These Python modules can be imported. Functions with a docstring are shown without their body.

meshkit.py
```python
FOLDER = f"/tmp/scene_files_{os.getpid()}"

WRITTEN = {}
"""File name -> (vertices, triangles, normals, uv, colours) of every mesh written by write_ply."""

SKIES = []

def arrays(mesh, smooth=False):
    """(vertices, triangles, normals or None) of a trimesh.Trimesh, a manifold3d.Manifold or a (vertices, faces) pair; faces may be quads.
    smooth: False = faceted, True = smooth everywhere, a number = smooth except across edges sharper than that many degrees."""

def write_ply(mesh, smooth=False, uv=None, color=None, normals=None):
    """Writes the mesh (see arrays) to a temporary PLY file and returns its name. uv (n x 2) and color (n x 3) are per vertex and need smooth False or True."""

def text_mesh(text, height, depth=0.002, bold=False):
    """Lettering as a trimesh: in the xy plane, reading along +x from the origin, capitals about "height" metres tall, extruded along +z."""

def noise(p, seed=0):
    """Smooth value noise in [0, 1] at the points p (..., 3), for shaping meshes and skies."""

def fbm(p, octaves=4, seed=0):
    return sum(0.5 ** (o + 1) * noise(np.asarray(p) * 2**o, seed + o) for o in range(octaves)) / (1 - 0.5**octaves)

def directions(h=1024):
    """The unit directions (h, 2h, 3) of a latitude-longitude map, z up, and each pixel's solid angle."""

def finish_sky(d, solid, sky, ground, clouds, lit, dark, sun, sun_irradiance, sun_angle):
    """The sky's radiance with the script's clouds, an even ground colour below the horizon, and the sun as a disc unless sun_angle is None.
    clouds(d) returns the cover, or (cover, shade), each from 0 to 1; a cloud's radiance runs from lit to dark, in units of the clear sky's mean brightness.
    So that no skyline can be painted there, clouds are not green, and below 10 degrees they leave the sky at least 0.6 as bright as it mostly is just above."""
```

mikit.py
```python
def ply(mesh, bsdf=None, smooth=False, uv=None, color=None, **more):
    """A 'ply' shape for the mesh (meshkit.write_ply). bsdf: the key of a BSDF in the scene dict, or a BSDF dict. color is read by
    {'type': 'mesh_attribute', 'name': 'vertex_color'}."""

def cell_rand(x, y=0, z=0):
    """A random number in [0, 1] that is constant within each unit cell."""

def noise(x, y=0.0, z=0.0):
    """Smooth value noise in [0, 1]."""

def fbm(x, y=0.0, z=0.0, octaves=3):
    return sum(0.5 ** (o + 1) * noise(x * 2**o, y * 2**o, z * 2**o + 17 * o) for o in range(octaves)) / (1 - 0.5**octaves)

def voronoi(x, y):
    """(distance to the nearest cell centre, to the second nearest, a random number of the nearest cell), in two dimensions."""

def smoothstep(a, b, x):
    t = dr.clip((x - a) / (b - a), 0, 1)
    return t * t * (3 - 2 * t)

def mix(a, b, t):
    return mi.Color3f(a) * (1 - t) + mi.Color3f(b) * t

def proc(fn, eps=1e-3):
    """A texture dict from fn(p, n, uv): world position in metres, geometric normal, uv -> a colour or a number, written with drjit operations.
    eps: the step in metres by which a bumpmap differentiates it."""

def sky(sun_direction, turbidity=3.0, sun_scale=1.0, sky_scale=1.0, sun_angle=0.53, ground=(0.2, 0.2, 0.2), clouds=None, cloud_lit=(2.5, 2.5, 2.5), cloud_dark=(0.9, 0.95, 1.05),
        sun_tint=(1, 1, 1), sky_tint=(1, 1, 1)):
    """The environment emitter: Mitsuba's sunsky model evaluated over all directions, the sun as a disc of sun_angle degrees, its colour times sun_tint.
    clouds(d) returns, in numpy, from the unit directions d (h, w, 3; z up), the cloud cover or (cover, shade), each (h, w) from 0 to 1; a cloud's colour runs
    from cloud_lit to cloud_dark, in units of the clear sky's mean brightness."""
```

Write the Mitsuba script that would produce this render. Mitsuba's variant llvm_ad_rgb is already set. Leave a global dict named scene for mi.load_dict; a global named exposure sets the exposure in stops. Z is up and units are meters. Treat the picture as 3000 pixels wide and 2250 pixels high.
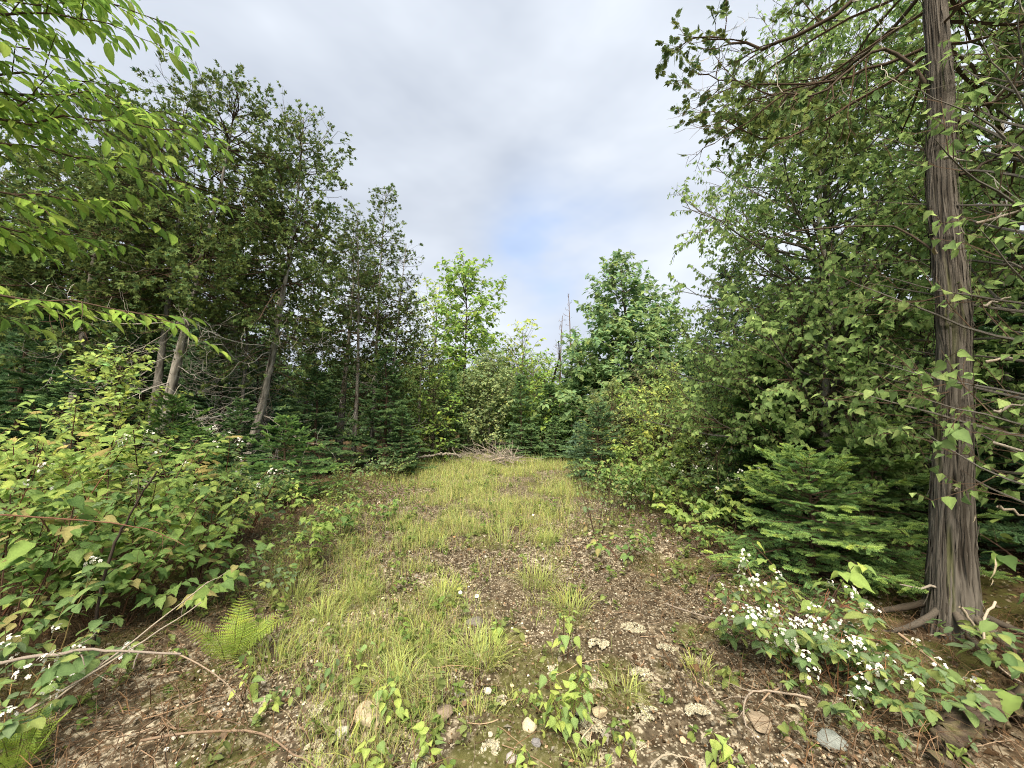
import math, random
import numpy as np, trimesh, mitsuba as mi, drjit as dr
import mikit, meshkit
from mikit import fbm, noise, smoothstep, mix, voronoi

T = mi.ScalarTransform4f
scene, labels = {}, {}

# ------------------------------------------------------------------ camera, sky, exposure
PITCH = math.radians(4.0)
scene['camera'] = {'type': 'perspective', 'fov': 106.0, 'fov_axis': 'x', 'near_clip': 0.05, 'far_clip': 600.0,
    'to_world': T().look_at(origin=[0, 0, 1.6], target=[0, math.cos(PITCH), 1.6 + math.sin(PITCH)], up=[0, 0, 1])}


def clouds(d):
    """Overcast with thin places: cover and shade from noise on a flat cloud layer."""
    z = np.maximum(d[..., 2], 0.0) + 0.30
    p = np.stack([d[..., 0] / z, d[..., 1] / z, np.zeros_like(z)], -1)
    w = np.stack([meshkit.fbm(p * 0.7 + o, 3, 5) for o in (3.1, 9.7, 0)], -1) - 0.5
    n = meshkit.fbm(p * np.array([1.0, 0.75, 1]) + w * 1.1 + 11.3, 5, 21)
    b = meshkit.fbm(p * np.array([0.55, 0.42, 1]) + w * 0.9 + 40.7, 4, 77)
    def spot(x, y, zz, k):
        q = np.array([x, y, zz]); q = q / np.linalg.norm(q)
        return np.exp(-np.arccos(np.clip(d @ q, -1, 1)) ** 2 / k)
    thin = 0.9 * spot(0.03, 1, 0.47, 0.007) + 0.45 * spot(0.20, 1, 0.52, 0.02) + 0.6 * spot(0.08, 1, 0.33, 0.010)
    m = meshkit.fbm(d * np.array([5.0, 5.0, 9.0]) + w * 0.8 + 23.0, 5, 31)
    cover = 1 - np.clip(thin * (3.6 * m - 1.05), 0, 1) * 0.28
    shade = np.clip(0.40 + 2.8 * (b - 0.5) + 1.3 * (n - 0.5) + 0.9 * (m - 0.5), 0, 1)
    return cover, shade


scene['sky'] = mikit.sky([-0.12, -0.72, 1.0], turbidity=3, sun_scale=0.30, sky_scale=0.40, sun_angle=38,
    ground=(0.10, 0.11, 0.06), clouds=clouds, cloud_lit=(1.09, 1.165, 1.27), cloud_dark=(0.65, 0.72, 0.84), sun_tint=(0.95, 0.985, 1.0), sky_tint=(0.82, 0.92, 1.05))
exposure = 4.75

# ------------------------------------------------------------------ materials
VC = {'type': 'mesh_attribute', 'name': 'vertex_color'}
scene['leaf'] = {'type': 'principledthin', 'base_color': VC, 'roughness': 0.45, 'diff_trans': 1.0, 'eta': 1.4, 'spec_trans': 0.0}
scene['needle'] = {'type': 'principledthin', 'base_color': VC, 'roughness': 0.6, 'diff_trans': 0.6, 'eta': 1.3, 'spec_trans': 0.0}
scene['bark'] = {'type': 'twosided', 'bsdf': {'type': 'diffuse', 'reflectance': VC}}
scene['petal'] = {'type': 'principledthin', 'base_color': VC, 'roughness': 0.6, 'diff_trans': 0.6, 'eta': 1.3}


def ground_colour(p, n, uv):
    x, y = p.x, p.y
    big = fbm(x * 0.9 + 3, y * 0.9, 0.0, 4)
    mid = fbm(x * 5.0, y * 5.0 + 7, 2.0, 4)
    fine = fbm(x * 34.0, y * 34.0, 5.0, 4)
    v1, v2, vr = voronoi(x * 60.0, y * 60.0)
    soil = mix([0.046, 0.037, 0.026], [0.165, 0.138, 0.098], smoothstep(0.30, 0.72, fine * 0.6 + mid * 0.4))
    soil = mix(soil, [0.030, 0.024, 0.014], smoothstep(0.52, 0.66, mid) * 0.55)
    soil = mix(soil, [0.33, 0.30, 0.235], smoothstep(0.56, 0.72, fine) * smoothstep(0.35, 0.60, big))
    grit = smoothstep(0.42, 0.30, v1) * smoothstep(0.62, 0.80, vr)
    soil = mix(soil, [0.36, 0.33, 0.26], grit * 0.8)
    litter = mix([0.050, 0.034, 0.022], [0.11, 0.080, 0.052], fine)
    side = smoothstep(1.9, 3.3, dr.abs(x + 0.2 + 0.5 * (big - 0.5)))
    c = mix(soil, litter, side)
    return mix(c, [0.075, 0.085, 0.022], smoothstep(0.54, 0.70, fbm(x * 2.1 + 9, y * 2.1, 1.0, 3)) * 0.6)


scene['soil'] = {'type': 'diffuse', 'reflectance': mikit.proc(ground_colour)}

# ------------------------------------------------------------------ helpers
UP = np.array([0, 0, 1.0])


def norm(a):
    return a / np.maximum(np.linalg.norm(a, axis=-1, keepdims=True), 1e-9)


def gz(x, y):
    """Height of the ground, without its crumbs."""
    x, y = np.asarray(x, float), np.asarray(y, float)
    p = np.stack([x * 0.45 + 20, y * 0.45 + 20, 0 * x], -1)
    side = np.clip((np.abs(x + 0.2) - 2.4) / 3.0, 0, 1)
    return 0.10 * (meshkit.fbm(p, 3, 4) - 0.5) + 0.10 * side + 0.14 * np.exp(-((x + 3.3) ** 2 / 0.8 + (y - 7.6) ** 2 / 2.0)) - 0.10 * np.exp(-((x - 1.75) ** 2 + (y - 4.3) ** 2) / 0.06)


def frames(d, n):
    y = norm(d)
    x = norm(np.cross(y, n) + 1e-6)
    return x, y, np.cross(x, y)


class MB:
    """Collects pieces of ONE mesh with vertex colours."""

    def __init__(s):
        s.v, s.f, s.c, s.n = [], [], [], 0

    def add(s, v, f, c):
        v = np.asarray(v, float)
        s.v.append(v); s.f.append(np.asarray(f, int) + s.n)
        s.c.append(np.broadcast_to(np.asarray(c, float), v.shape)); s.n += len(v)
        return s

    def tubes(s, P, R, sides, col):
        """P (m, n, 3) polylines, R (m, n) radii, col (3) or (m, 3)."""
        P = np.asarray(P, float); m, n, _ = P.shape
        R = np.broadcast_to(np.asarray(R, float), (m, n))
        t = norm(np.gradient(P, axis=1))
        ref = np.where(np.abs(norm(P[:, -1] - P[:, 0])[:, None, 2:]) < 0.8, UP, np.array([1.0, 0, 0]))
        a = norm(np.cross(t, ref)); b = np.cross(t, a)
        ang = np.arange(sides) * 2 * np.pi / sides
        v = P[:, :, None] + R[:, :, None, None] * (np.cos(ang)[:, None] * a[:, :, None] + np.sin(ang)[:, None] * b[:, :, None])
        i, j = np.meshgrid(np.arange(n - 1), np.arange(sides), indexing='ij')
        q = np.stack([i * sides + j, i * sides + (j + 1) % sides, (i + 1) * sides + (j + 1) % sides, (i + 1) * sides + j], -1).reshape(-1, 4)
        f = np.vstack([q[:, [0, 1, 2]], q[:, [0, 2, 3]]])
        f = (f[None] + (np.arange(m) * n * sides)[:, None, None]).reshape(-1, 3)
        col = np.asarray(col, float)
        c = col if col.ndim == 1 else np.repeat(col, n * sides, axis=0)
        return s.add(v.reshape(-1, 3), f, c)

    def scatter(s, tpl, pos, d, n, scale, col):
        """Copies of a template (vertices, faces, shade) at pos along d with normal n."""
        tv, tf, ts = tpl
        m = len(pos)
        if m == 0:
            return s
        x, y, z = frames(d, n)
        sc = np.broadcast_to(np.asarray(scale, float), (m,))[:, None, None]
        v = pos[:, None] + sc * (tv[None, :, 0, None] * x[:, None] + tv[None, :, 1, None] * y[:, None] + tv[None, :, 2, None] * z[:, None])
        f = (tf[None] + (np.arange(m) * len(tv))[:, None, None]).reshape(-1, 3)
        c = np.broadcast_to(np.asarray(col, float), (m, 3))[:, None] * ts[None]
        return s.add(v.reshape(-1, 3), f, np.clip(c.reshape(-1, 3), 0.004, 0.9))

    def arrays(s):
        return np.vstack(s.v), np.vstack(s.f), np.vstack(s.c)

    def put(s, key, bsdf, smooth=False, kind=None):
        if s.n:
            v, f, c = s.arrays()
            scene[key] = mikit.ply((v, f), bsdf, smooth=smooth, color=c)
            if kind:
                labels.setdefault(key, {})['kind'] = kind
        return key


taken = {}


def key_of(name):
    k = taken.get(name, -1) + 1
    taken[name] = k
    return name if k == 0 else f'{name}_{k:03d}'


def tag(key, label, cat=None, group=None, kind=None):
    e = labels.setdefault(key, {})
    e['label'] = label
    if cat: e['category'] = cat
    if group: e['group'] = group
    if kind: e['kind'] = kind


def jit(r, col, m, amt=0.16, hue=0.10):
    """m colours round col, lighter and darker, yellower and bluer."""
    col = np.asarray(col, float)
    k = np.exp(r.normal(0, amt, (m, 1)))
    h = r.normal(0, hue, (m, 1))
    return np.clip(col * k * np.hstack([1 + 1.3 * h, 1 + 0.3 * h, 1 - 1.0 * h]), 0.004, 0.9)


def grow(s, d, L, n, r, wob=0.15, up=0.0):
    """Polylines (m, n, 3) from s along d. up: a number, or one per step, that bends them upwards."""
    s = np.asarray(s, float); m = len(s)
    P = np.empty((m, n, 3)); P[:, 0] = s; d = norm(np.asarray(d, float))
    L = np.broadcast_to(np.asarray(L, float), (m,))
    up = np.broadcast_to(np.asarray(up, float), (n - 1,)) if np.ndim(up) < 2 else up
    for i in range(1, n):
        u = up[i - 1] if np.ndim(up) == 1 else up[:, i - 1, None]
        d = norm(d + wob * r.normal(size=(m, 3)) + u * UP)
        P[:, i] = P[:, i - 1] + d * (L / (n - 1))[:, None]
    return P


def samp(P, idx, t):
    n = P.shape[1]
    q = np.clip(t, 0, 0.9999) * (n - 1)
    i = q.astype(int); w = (q - i)[:, None]
    a, b = P[idx, i], P[idx, i + 1]
    return a * (1 - w) + b * w, norm(b - a)


def spawn(P, k, t0, t1, ang, r, flat=0.0, ajit=0.15):
    """k children (a number or one per parent) on each polyline: (parent index, t, position, direction). flat: 1 = in the parent's horizontal plane, to both sides in turn."""
    m = len(P)
    k = np.broadcast_to(np.asarray(k, int), (m,))
    idx = np.repeat(np.arange(m), k); N = len(idx)
    j = np.arange(N) - np.repeat(np.cumsum(k) - k, k)
    t = (j + r.uniform(0, 1, N)) / np.maximum(k[idx], 1) * (t1 - t0) + t0
    pos, tan = samp(P, idx, t)
    side = norm(np.cross(tan, UP) + 1e-5)
    sgn = np.where(j % 2 == 0, 1.0, -1.0)[:, None]
    az = r.uniform(0, 2 * np.pi, (N, 1))
    ring = np.cos(az) * side + np.sin(az) * np.cross(tan, side)
    perp = norm(flat * side * sgn + (1 - flat) * ring)
    a = (ang + r.normal(0, ajit, N))[:, None]
    return idx, t, pos, norm(np.cos(a) * tan + np.sin(a) * perp)


# ------------------------------------------------------------------ leaf templates: width x, length y, up z
def blade(ws, fold=0.25, curl=0.18, ts=None, wave=0.0, tipdark=1.0):
    ts = np.linspace(0, 1, len(ws)) if ts is None else np.asarray(ts)
    v, sh = [], []
    for i, (t, w) in enumerate(zip(ts, ws)):
        z = -curl * t * t
        if w == 0:
            v.append([0, t, z]); sh.append(1.05)
        else:
            u = wave * (1 if i % 2 else -1)
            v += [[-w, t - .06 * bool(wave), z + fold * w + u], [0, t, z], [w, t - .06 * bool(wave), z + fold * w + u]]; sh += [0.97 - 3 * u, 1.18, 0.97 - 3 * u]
    f, k = [], 0
    for i in range(len(ws) - 1):
        a, b = ws[i], ws[i + 1]
        if a == 0 and b > 0:
            f += [[k, k + 2, k + 1], [k, k + 3, k + 2]]; k += 1
        elif b == 0:
            f += [[k, k + 1, k + 3], [k + 1, k + 2, k + 3]]; k += 3
        else:
            f += [[k, k + 1, k + 4], [k, k + 4, k + 3], [k + 1, k + 2, k + 5], [k + 1, k + 5, k + 4]]; k += 3
    return np.array(v, float), np.array(f), np.array(sh)[:, None] * np.ones(3)


def fan(pts, centre, z=None, droop=0.15):
    p = np.array([centre] + list(pts), float)
    v = np.column_stack([p, -droop * ((p - centre) ** 2).sum(1) * 1.5])
    n = len(pts)
    f = np.array([[0, i + 1, i + 2] for i in range(n - 1)])
    sh = np.ones((n + 1, 3)); sh[0] = 1.1
    return v, f, sh


CHERRY = blade([0, .13, .20, .19, .10, 0], fold=0.45, curl=0.22, ts=[0, .12, .35, .6, .84, 1])
BIRCH = blade([0, .36, .40, .17, 0], fold=0.30, curl=0.14, ts=[0, .10, .32, .72, 1])
BROAD = blade([0, .24, .33, .36, .32, .21, .08, 0], fold=0.26, curl=0.36, ts=[0, .08, .22, .38, .54, .70, .86, 1], wave=0.022)
OVAL = blade([0, .24, .30, .18, 0], fold=0.3, curl=0.2, ts=[0, .2, .5, .8, 1])
LOW = blade([0, .33, 0], fold=0.35, curl=0.15, ts=[0, .4, 1])
MIDLEAF = blade([0, .33, .29, 0], fold=.26, curl=.3, ts=[0, .26, .6, 1])
LOWB = blade([0, .40, 0], fold=0.30, curl=0.15, ts=[0, .27, 1])
NARROW = blade([0, .09, .08, 0], fold=0.3, curl=0.25, ts=[0, .3, .65, 1])
MAPLE = fan([(0, 0), (-.28, .05), (-.40, .30), (-.62, .52), (-.34, .58), (-.30, .80), (-.13, .74), (0, 1.05), (.13, .74), (.30, .80), (.34, .58), (.62, .52), (.40, .30), (.28, .05), (0, 0)], (0, .36))


def shoot_template(n, w, l, angles, core=True):
    """A fir shoot: rows of needles at these angles round an axis one long (0 = right, 90 = up)."""
    v, f, sh = [], [], []
    for i in range(n):
        for j, g in enumerate(angles):
            t = 0.03 + 0.94 * (i + (j % 2) * .5) / n
            ll = l * (1 - 0.45 * t ** 3); g = math.radians(g)
            k = len(v)
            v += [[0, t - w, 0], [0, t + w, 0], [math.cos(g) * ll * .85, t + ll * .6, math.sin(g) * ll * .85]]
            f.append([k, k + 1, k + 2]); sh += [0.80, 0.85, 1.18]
    if core:
        k = len(v)
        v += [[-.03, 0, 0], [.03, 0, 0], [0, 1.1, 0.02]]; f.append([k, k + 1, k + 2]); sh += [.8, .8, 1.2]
    return np.array(v, float), np.array(f), np.array(sh)[:, None] * np.ones(3)


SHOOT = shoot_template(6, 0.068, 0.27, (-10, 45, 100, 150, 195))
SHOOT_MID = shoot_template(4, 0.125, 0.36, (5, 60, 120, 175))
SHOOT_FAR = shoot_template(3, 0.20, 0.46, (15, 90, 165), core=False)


def spray_template():
    """Flat branching cedar spray."""
    v, f, sh = [], [], []
    for a, l, b in ((0, 1.0, .05), (34, .62, .2), (-34, .62, .28), (52, .42, .02), (-50, .45, .08), (25, .50, .48), (-25, .45, .55)):
        a = math.radians(a); o = np.array([0, b, 0]); d = np.array([math.sin(a), math.cos(a), 0]); s = np.array([d[1], -d[0], 0])
        k = len(v); w = 0.135
        e = o + d * l; m = o + d * l * .55
        for q in (o, m - s * w, m + s * w, e):
            v.append([q[0], q[1], -0.35 * q[1] ** 2 * .6 - .2 * q[0] ** 2])
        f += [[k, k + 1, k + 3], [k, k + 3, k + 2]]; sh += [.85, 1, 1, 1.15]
    return np.array(v, float), np.array(f), np.array(sh)[:, None] * np.ones(3)


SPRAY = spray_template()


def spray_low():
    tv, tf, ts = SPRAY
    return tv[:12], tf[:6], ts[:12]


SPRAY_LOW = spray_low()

# leaf parts: one shapegroup per template and tone, copied by instances
leaf_groups = {}
FRESH = np.array([1.36, 1.36, 1.68])      # reflected and transmitted together


def leaf_group(name, tpl, tones, bsdf='leaf'):
    tones = [np.asarray(c) * FRESH for c in tones]
    for i, c in enumerate(tones):
        v, f, s = tpl
        scene[f'{name}_{"abcdefgh"[i]}'] = {'type': 'shapegroup', 'blade': mikit.ply((v, f), bsdf, smooth=True, color=np.clip(s * np.asarray(c), 0, .9))}
    leaf_groups[name] = (tpl, [np.asarray(c) for c in tones])


def pose(pos, d, n, sc):
    x, y, z = frames(d[None], n[None])
    m = np.eye(4); m[:3, 0] = x[0] * sc; m[:3, 1] = y[0] * sc; m[:3, 2] = z[0] * sc; m[:3, 3] = pos
    return T(m.tolist())


def leaf_parts(key, part, group, pos, d, n, sc, r, most=300, rest='foliage', view=(0, 0, 1.6)):
    """The leaves nearest to where they can be seen become parts of their own, the rest ONE part."""
    tpl, tones = leaf_groups[group]
    sc = np.broadcast_to(np.asarray(sc, float), (len(pos),))
    order = np.argsort(np.linalg.norm(pos - np.array(view), axis=1) / sc)
    which = r.integers(0, len(tones), len(pos))
    for j, i in enumerate(order[:most]):
        scene[f'{key}__{part}' + (f'_{j:03d}' if j else '')] = {'type': 'instance', 'to_world': pose(pos[i], d[i], n[i], sc[i]),
            'shapegroup': {'type': 'ref', 'id': f'{group}_{"abcdefgh"[which[i]]}'}}
    o = order[most:]
    if len(o):
        cols = np.array(tones)[which[o]] * np.exp(r.normal(0, .12, (len(o), 1)))
        MB().scatter(LOWB if tpl is BIRCH else MIDLEAF if len(tpl[1]) > 18 else LOW if tpl is OVAL else tpl, pos[o], d[o], n[o], sc[o], cols).put(f'{key}__{rest}', 'leaf', kind='stuff')


# colours (real reflectances)
G_CHERRY = [.15, .25, .040]
G_BIRCH = [.16, .245, .072]
G_BRIGHT = [.19, .285, .060]
G_YELLOW = [.30, .37, .095]
G_MAPLE = [.12, .20, .045]
G_DARK = [.045, .085, .025]
G_FIR = [.075, .135, .050]
G_FIRTIP = [.20, .30, .075]
G_CEDAR = [.115, .165, .058]
C_BARK = [.105, .088, .074]
C_GREY = [.33, .315, .29]
C_TWIG = [.085, .062, .046]
leaf_group('cherry_leaf', CHERRY, [G_CHERRY, [.18, .28, .045], [.12, .21, .040], [.22, .30, .055]])
leaf_group('birch_leaf', BIRCH, [G_BIRCH, [.19, .28, .08], [.13, .20, .065], [.24, .32, .10]])
leaf_group('broad_leaf', BROAD, [[.14, .225, .060], [.18, .27, .065], [.11, .19, .055], [.23, .31, .075], [.14, .225, .060], [.12, .20, .06], [.16, .24, .07], [.25, .235, .085]])
leaf_group('pale_leaf', BROAD, [[.24, .32, .075], [.29, .36, .08], [.20, .29, .07], [.22, .31, .08], [.17, .26, .07]])
leaf_group('seedling_leaf', blade([0, .31, .35, .23, .08, 0], fold=.3, curl=.2, ts=[0, .08, .28, .55, .8, 1]), [[.28, .36, .085], [.33, .40, .095], [.24, .33, .085], [.18, .27, .085]])
leaf_group('bramble_leaf', OVAL, [[.11, .18, .062], [.15, .22, .068], [.125, .18, .08], [.20, .25, .07]])
leaf_group('maple_leaf', MAPLE, [[.16, .25, .06], [.21, .29, .07], [.27, .33, .075], [.18, .27, .065], [.29, .25, .085]])

# ------------------------------------------------------------------ the ground


def spaced(a, b, fine, grow_, far):
    c = [a, b]
    out = list(np.arange(a, b, fine)); s = fine; q = b
    while q < far:
        out.append(q); s *= grow_; q += s
    return np.array(out + [far])


def make_ground():
    xr = spaced(0, 3.0, .028, 1.06, 140); xs = np.concatenate([-xr[:0:-1], xr])
    ys = [-3.0, -1.0, 0.0, .6]; q = .8
    while q < 16: ys.append(q); q += max(.022, .013 * q)
    s = .2
    while q < 160: ys.append(q); s *= 1.12; q += s
    ys = np.concatenate([[-140, -80, -40, -20, -10, -6], ys])
    X, Y = np.meshgrid(xs, ys)
    p = np.stack([X, Y, 0 * X], -1)
    near = np.clip((22 - np.hypot(X, Y)) / 12, 0, 1)
    Z = gz(X, Y)
    Z += near * (.055 * (meshkit.fbm(p * 3.1, 3, 9) - .5) + .036 * (meshkit.fbm(p * 13.0, 3, 19) - .5) + .016 * (meshkit.noise(p * 45.0, 29) - .5))
    h, w = X.shape
    i = np.arange(h * w).reshape(h, w)
    f = np.stack([i[:-1, :-1], i[:-1, 1:], i[1:, 1:], i[1:, :-1]], -1).reshape(-1, 4)
    scene['ground'] = mikit.ply((np.stack([X, Y, Z], -1).reshape(-1, 3), f), 'soil', smooth=True)
    tag('ground', 'bare stony brown soil and litter of the clearing and the forest floor', 'ground', kind='structure')


make_ground()

# ------------------------------------------------------------------ builders of plants


def fir_parts(r, h, rad, tpl, shoot, col, tip, wh, nb, z0=0.08, dens=1.0, power=0.85, lean=(0, 0)):
    """Trunk and crown of a fir at the origin."""
    tr, cr, wd = MB(), MB(), MB()
    n = 9
    tp = np.column_stack([np.linspace(0, lean[0], n), np.linspace(0, lean[1], n), np.linspace(-.1, h, n)])[None]
    tp[0, 1:-1, :2] += r.normal(0, .006 * h, (n - 2, 2))
    tr.tubes(tp, np.linspace(.017 * h + .008, .006, n)[None], 7, C_TWIG)
    zs, q = [], z0 * h
    while q < h * .97:
        zs.append(q); q += wh * (1 - .45 * q / h) * r.uniform(.8, 1.2)
    zs = np.repeat(zs, nb) + r.normal(0, .22 * wh, len(zs) * nb)
    zs = np.clip(zs, .02 * h, .985 * h)
    u = zs / h
    az = np.tile(np.arange(nb) * 2 * np.pi / nb, len(zs) // nb) + np.repeat(r.uniform(0, 6.3, len(zs) // nb), nb) + r.normal(0, .25, len(zs))
    L = (rad * (1 - u) ** power + .05 * rad) * r.uniform(.55, 1.14, len(zs))
    el = np.radians(-6 + 52 * u ** 1.6) + r.normal(0, .10, len(zs))
    d = np.column_stack([np.cos(az) * np.cos(el), np.sin(az) * np.cos(el), np.sin(el)])
    s0, _ = samp(tp, np.zeros(len(zs), int), np.clip((zs + .1) / (h + .1), 0, .999))
    B = grow(s0, d, L, 6, r, .05, [-.05, -.02, .02, .05, .07])
    wd.tubes(B, np.outer(.010 * L + .003, np.linspace(1, .25, 6)), 3, C_TWIG)
    i2, t2, p2, d2 = spawn(B, np.maximum(2, (L / (shoot * 1.05) * dens).astype(int)), .12, 1.0, .95, r, .92, .12)
    L2 = np.maximum(shoot * .9, L[i2] * .50 * (1 - .8 * t2) * r.uniform(.7, 1.2, len(i2)))
    C = grow(p2, d2, L2, 4, r, .06, .02)
    wd.tubes(C[:, [0, 3]], np.outer(.004 * L2 + .0015, [1, .3]), 3, C_TWIG)
    idx, t3, p3, d3 = spawn(C, np.maximum(2, (L2 / (shoot * .42) * dens).astype(int)), .02, .98, .75, r, .9, .15)
    ie = np.arange(len(C)); pe, de = C[:, -2], norm(C[:, -1] - C[:, -2])
    ib, tb, pb, db = spawn(B, np.maximum(2, (L / (shoot * .6)).astype(int)), .55, .97, .6, r, .8, .2)
    pos = np.vstack([p3, pe, pb, B[:, -2]]); dd = np.vstack([d3, de, db, norm(B[:, -1] - B[:, -2])])
    out = np.concatenate([t2[idx] * .55 + t3 * .5, .35 + .65 * t2, tb, np.ones(len(B))])
    uu = np.concatenate([u[i2][idx], u[i2], u[ib], u])
    N = len(pos)
    nn = norm(UP + r.normal(0, .40, (N, 3)))
    dd = norm(dd + r.normal(0, .16, (N, 3)) + [0, 0, -.10])
    w = np.clip((out - .45) / .6, 0, 1)[:, None] ** 1.3 * r.uniform(.35, 1, (N, 1))
    c = jit(r, np.asarray(col) * FRESH * 1.1, N, .16, .06) * (1 - w) + jit(r, np.asarray(tip) * FRESH, N, .16, .08) * w
    cr.scatter(tpl, pos, dd, nn, shoot * r.uniform(.75, 1.25, N), c)
    return tr, cr, wd


def move(mb, x, y, z):
    for v in mb.v:
        v += np.array([x, y, z])
    return mb


fir_kinds = {}


def fir(name, label, cat, x, y, h, rad, seed, tpl, shoot, col=G_FIR, tip=G_FIRTIP, wh=.26, nb=6, z0=.06, dens=1.0, group=None, power=.85, lean=(0, 0), like=None):
    """A fir of its own; with like=(kind, height, radius) a turned and scaled copy of the first fir of that kind."""
    k = key_of(name); z = float(gz(x, y))
    if like is None:
        tr, cr, wd = fir_parts(np.random.default_rng(seed), h, rad, tpl, shoot, col, tip, wh, nb, z0, dens, power, lean)
        move(tr, x, y, z).put(k + '__trunk', 'bark', smooth=True)
        move(wd, x, y, z).put(k + '__branchwork', 'bark', kind='stuff')
        move(cr, x, y, z).put(k + '__crown', 'needle', kind='stuff')
    else:
        kind, h0, r0 = like
        if kind not in fir_kinds:
            fir_kinds[kind] = (h0, r0)
            for nm, mb, bs in zip(('trunk', 'crown', 'branchwork'), fir_parts(np.random.default_rng(seed), h0, r0, tpl, shoot, col, tip, wh, nb, z0, dens, power, lean), ('bark', 'needle', 'bark')):
                v_, f_, c_ = mb.arrays()
                scene[f'{kind}_{nm}'] = {'type': 'shapegroup', nm: mikit.ply((v_, f_), bs, color=c_)}
        h0, r0 = fir_kinds[kind]
        to = T().translate([x, y, z]).rotate([0, 0, 1], float(seed * 77 % 360)).scale([rad / r0, rad / r0, h / h0])
        for nm in ('trunk', 'crown', 'branchwork'):
            scene[f'{k}__{nm}'] = {'type': 'instance', 'to_world': to, 'shapegroup': {'type': 'ref', 'id': f'{kind}_{nm}'}}
            if nm != 'trunk': labels.setdefault(f'{k}__{nm}', {})['kind'] = 'stuff'
    tag(k, label, cat, group)
    return k


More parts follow.
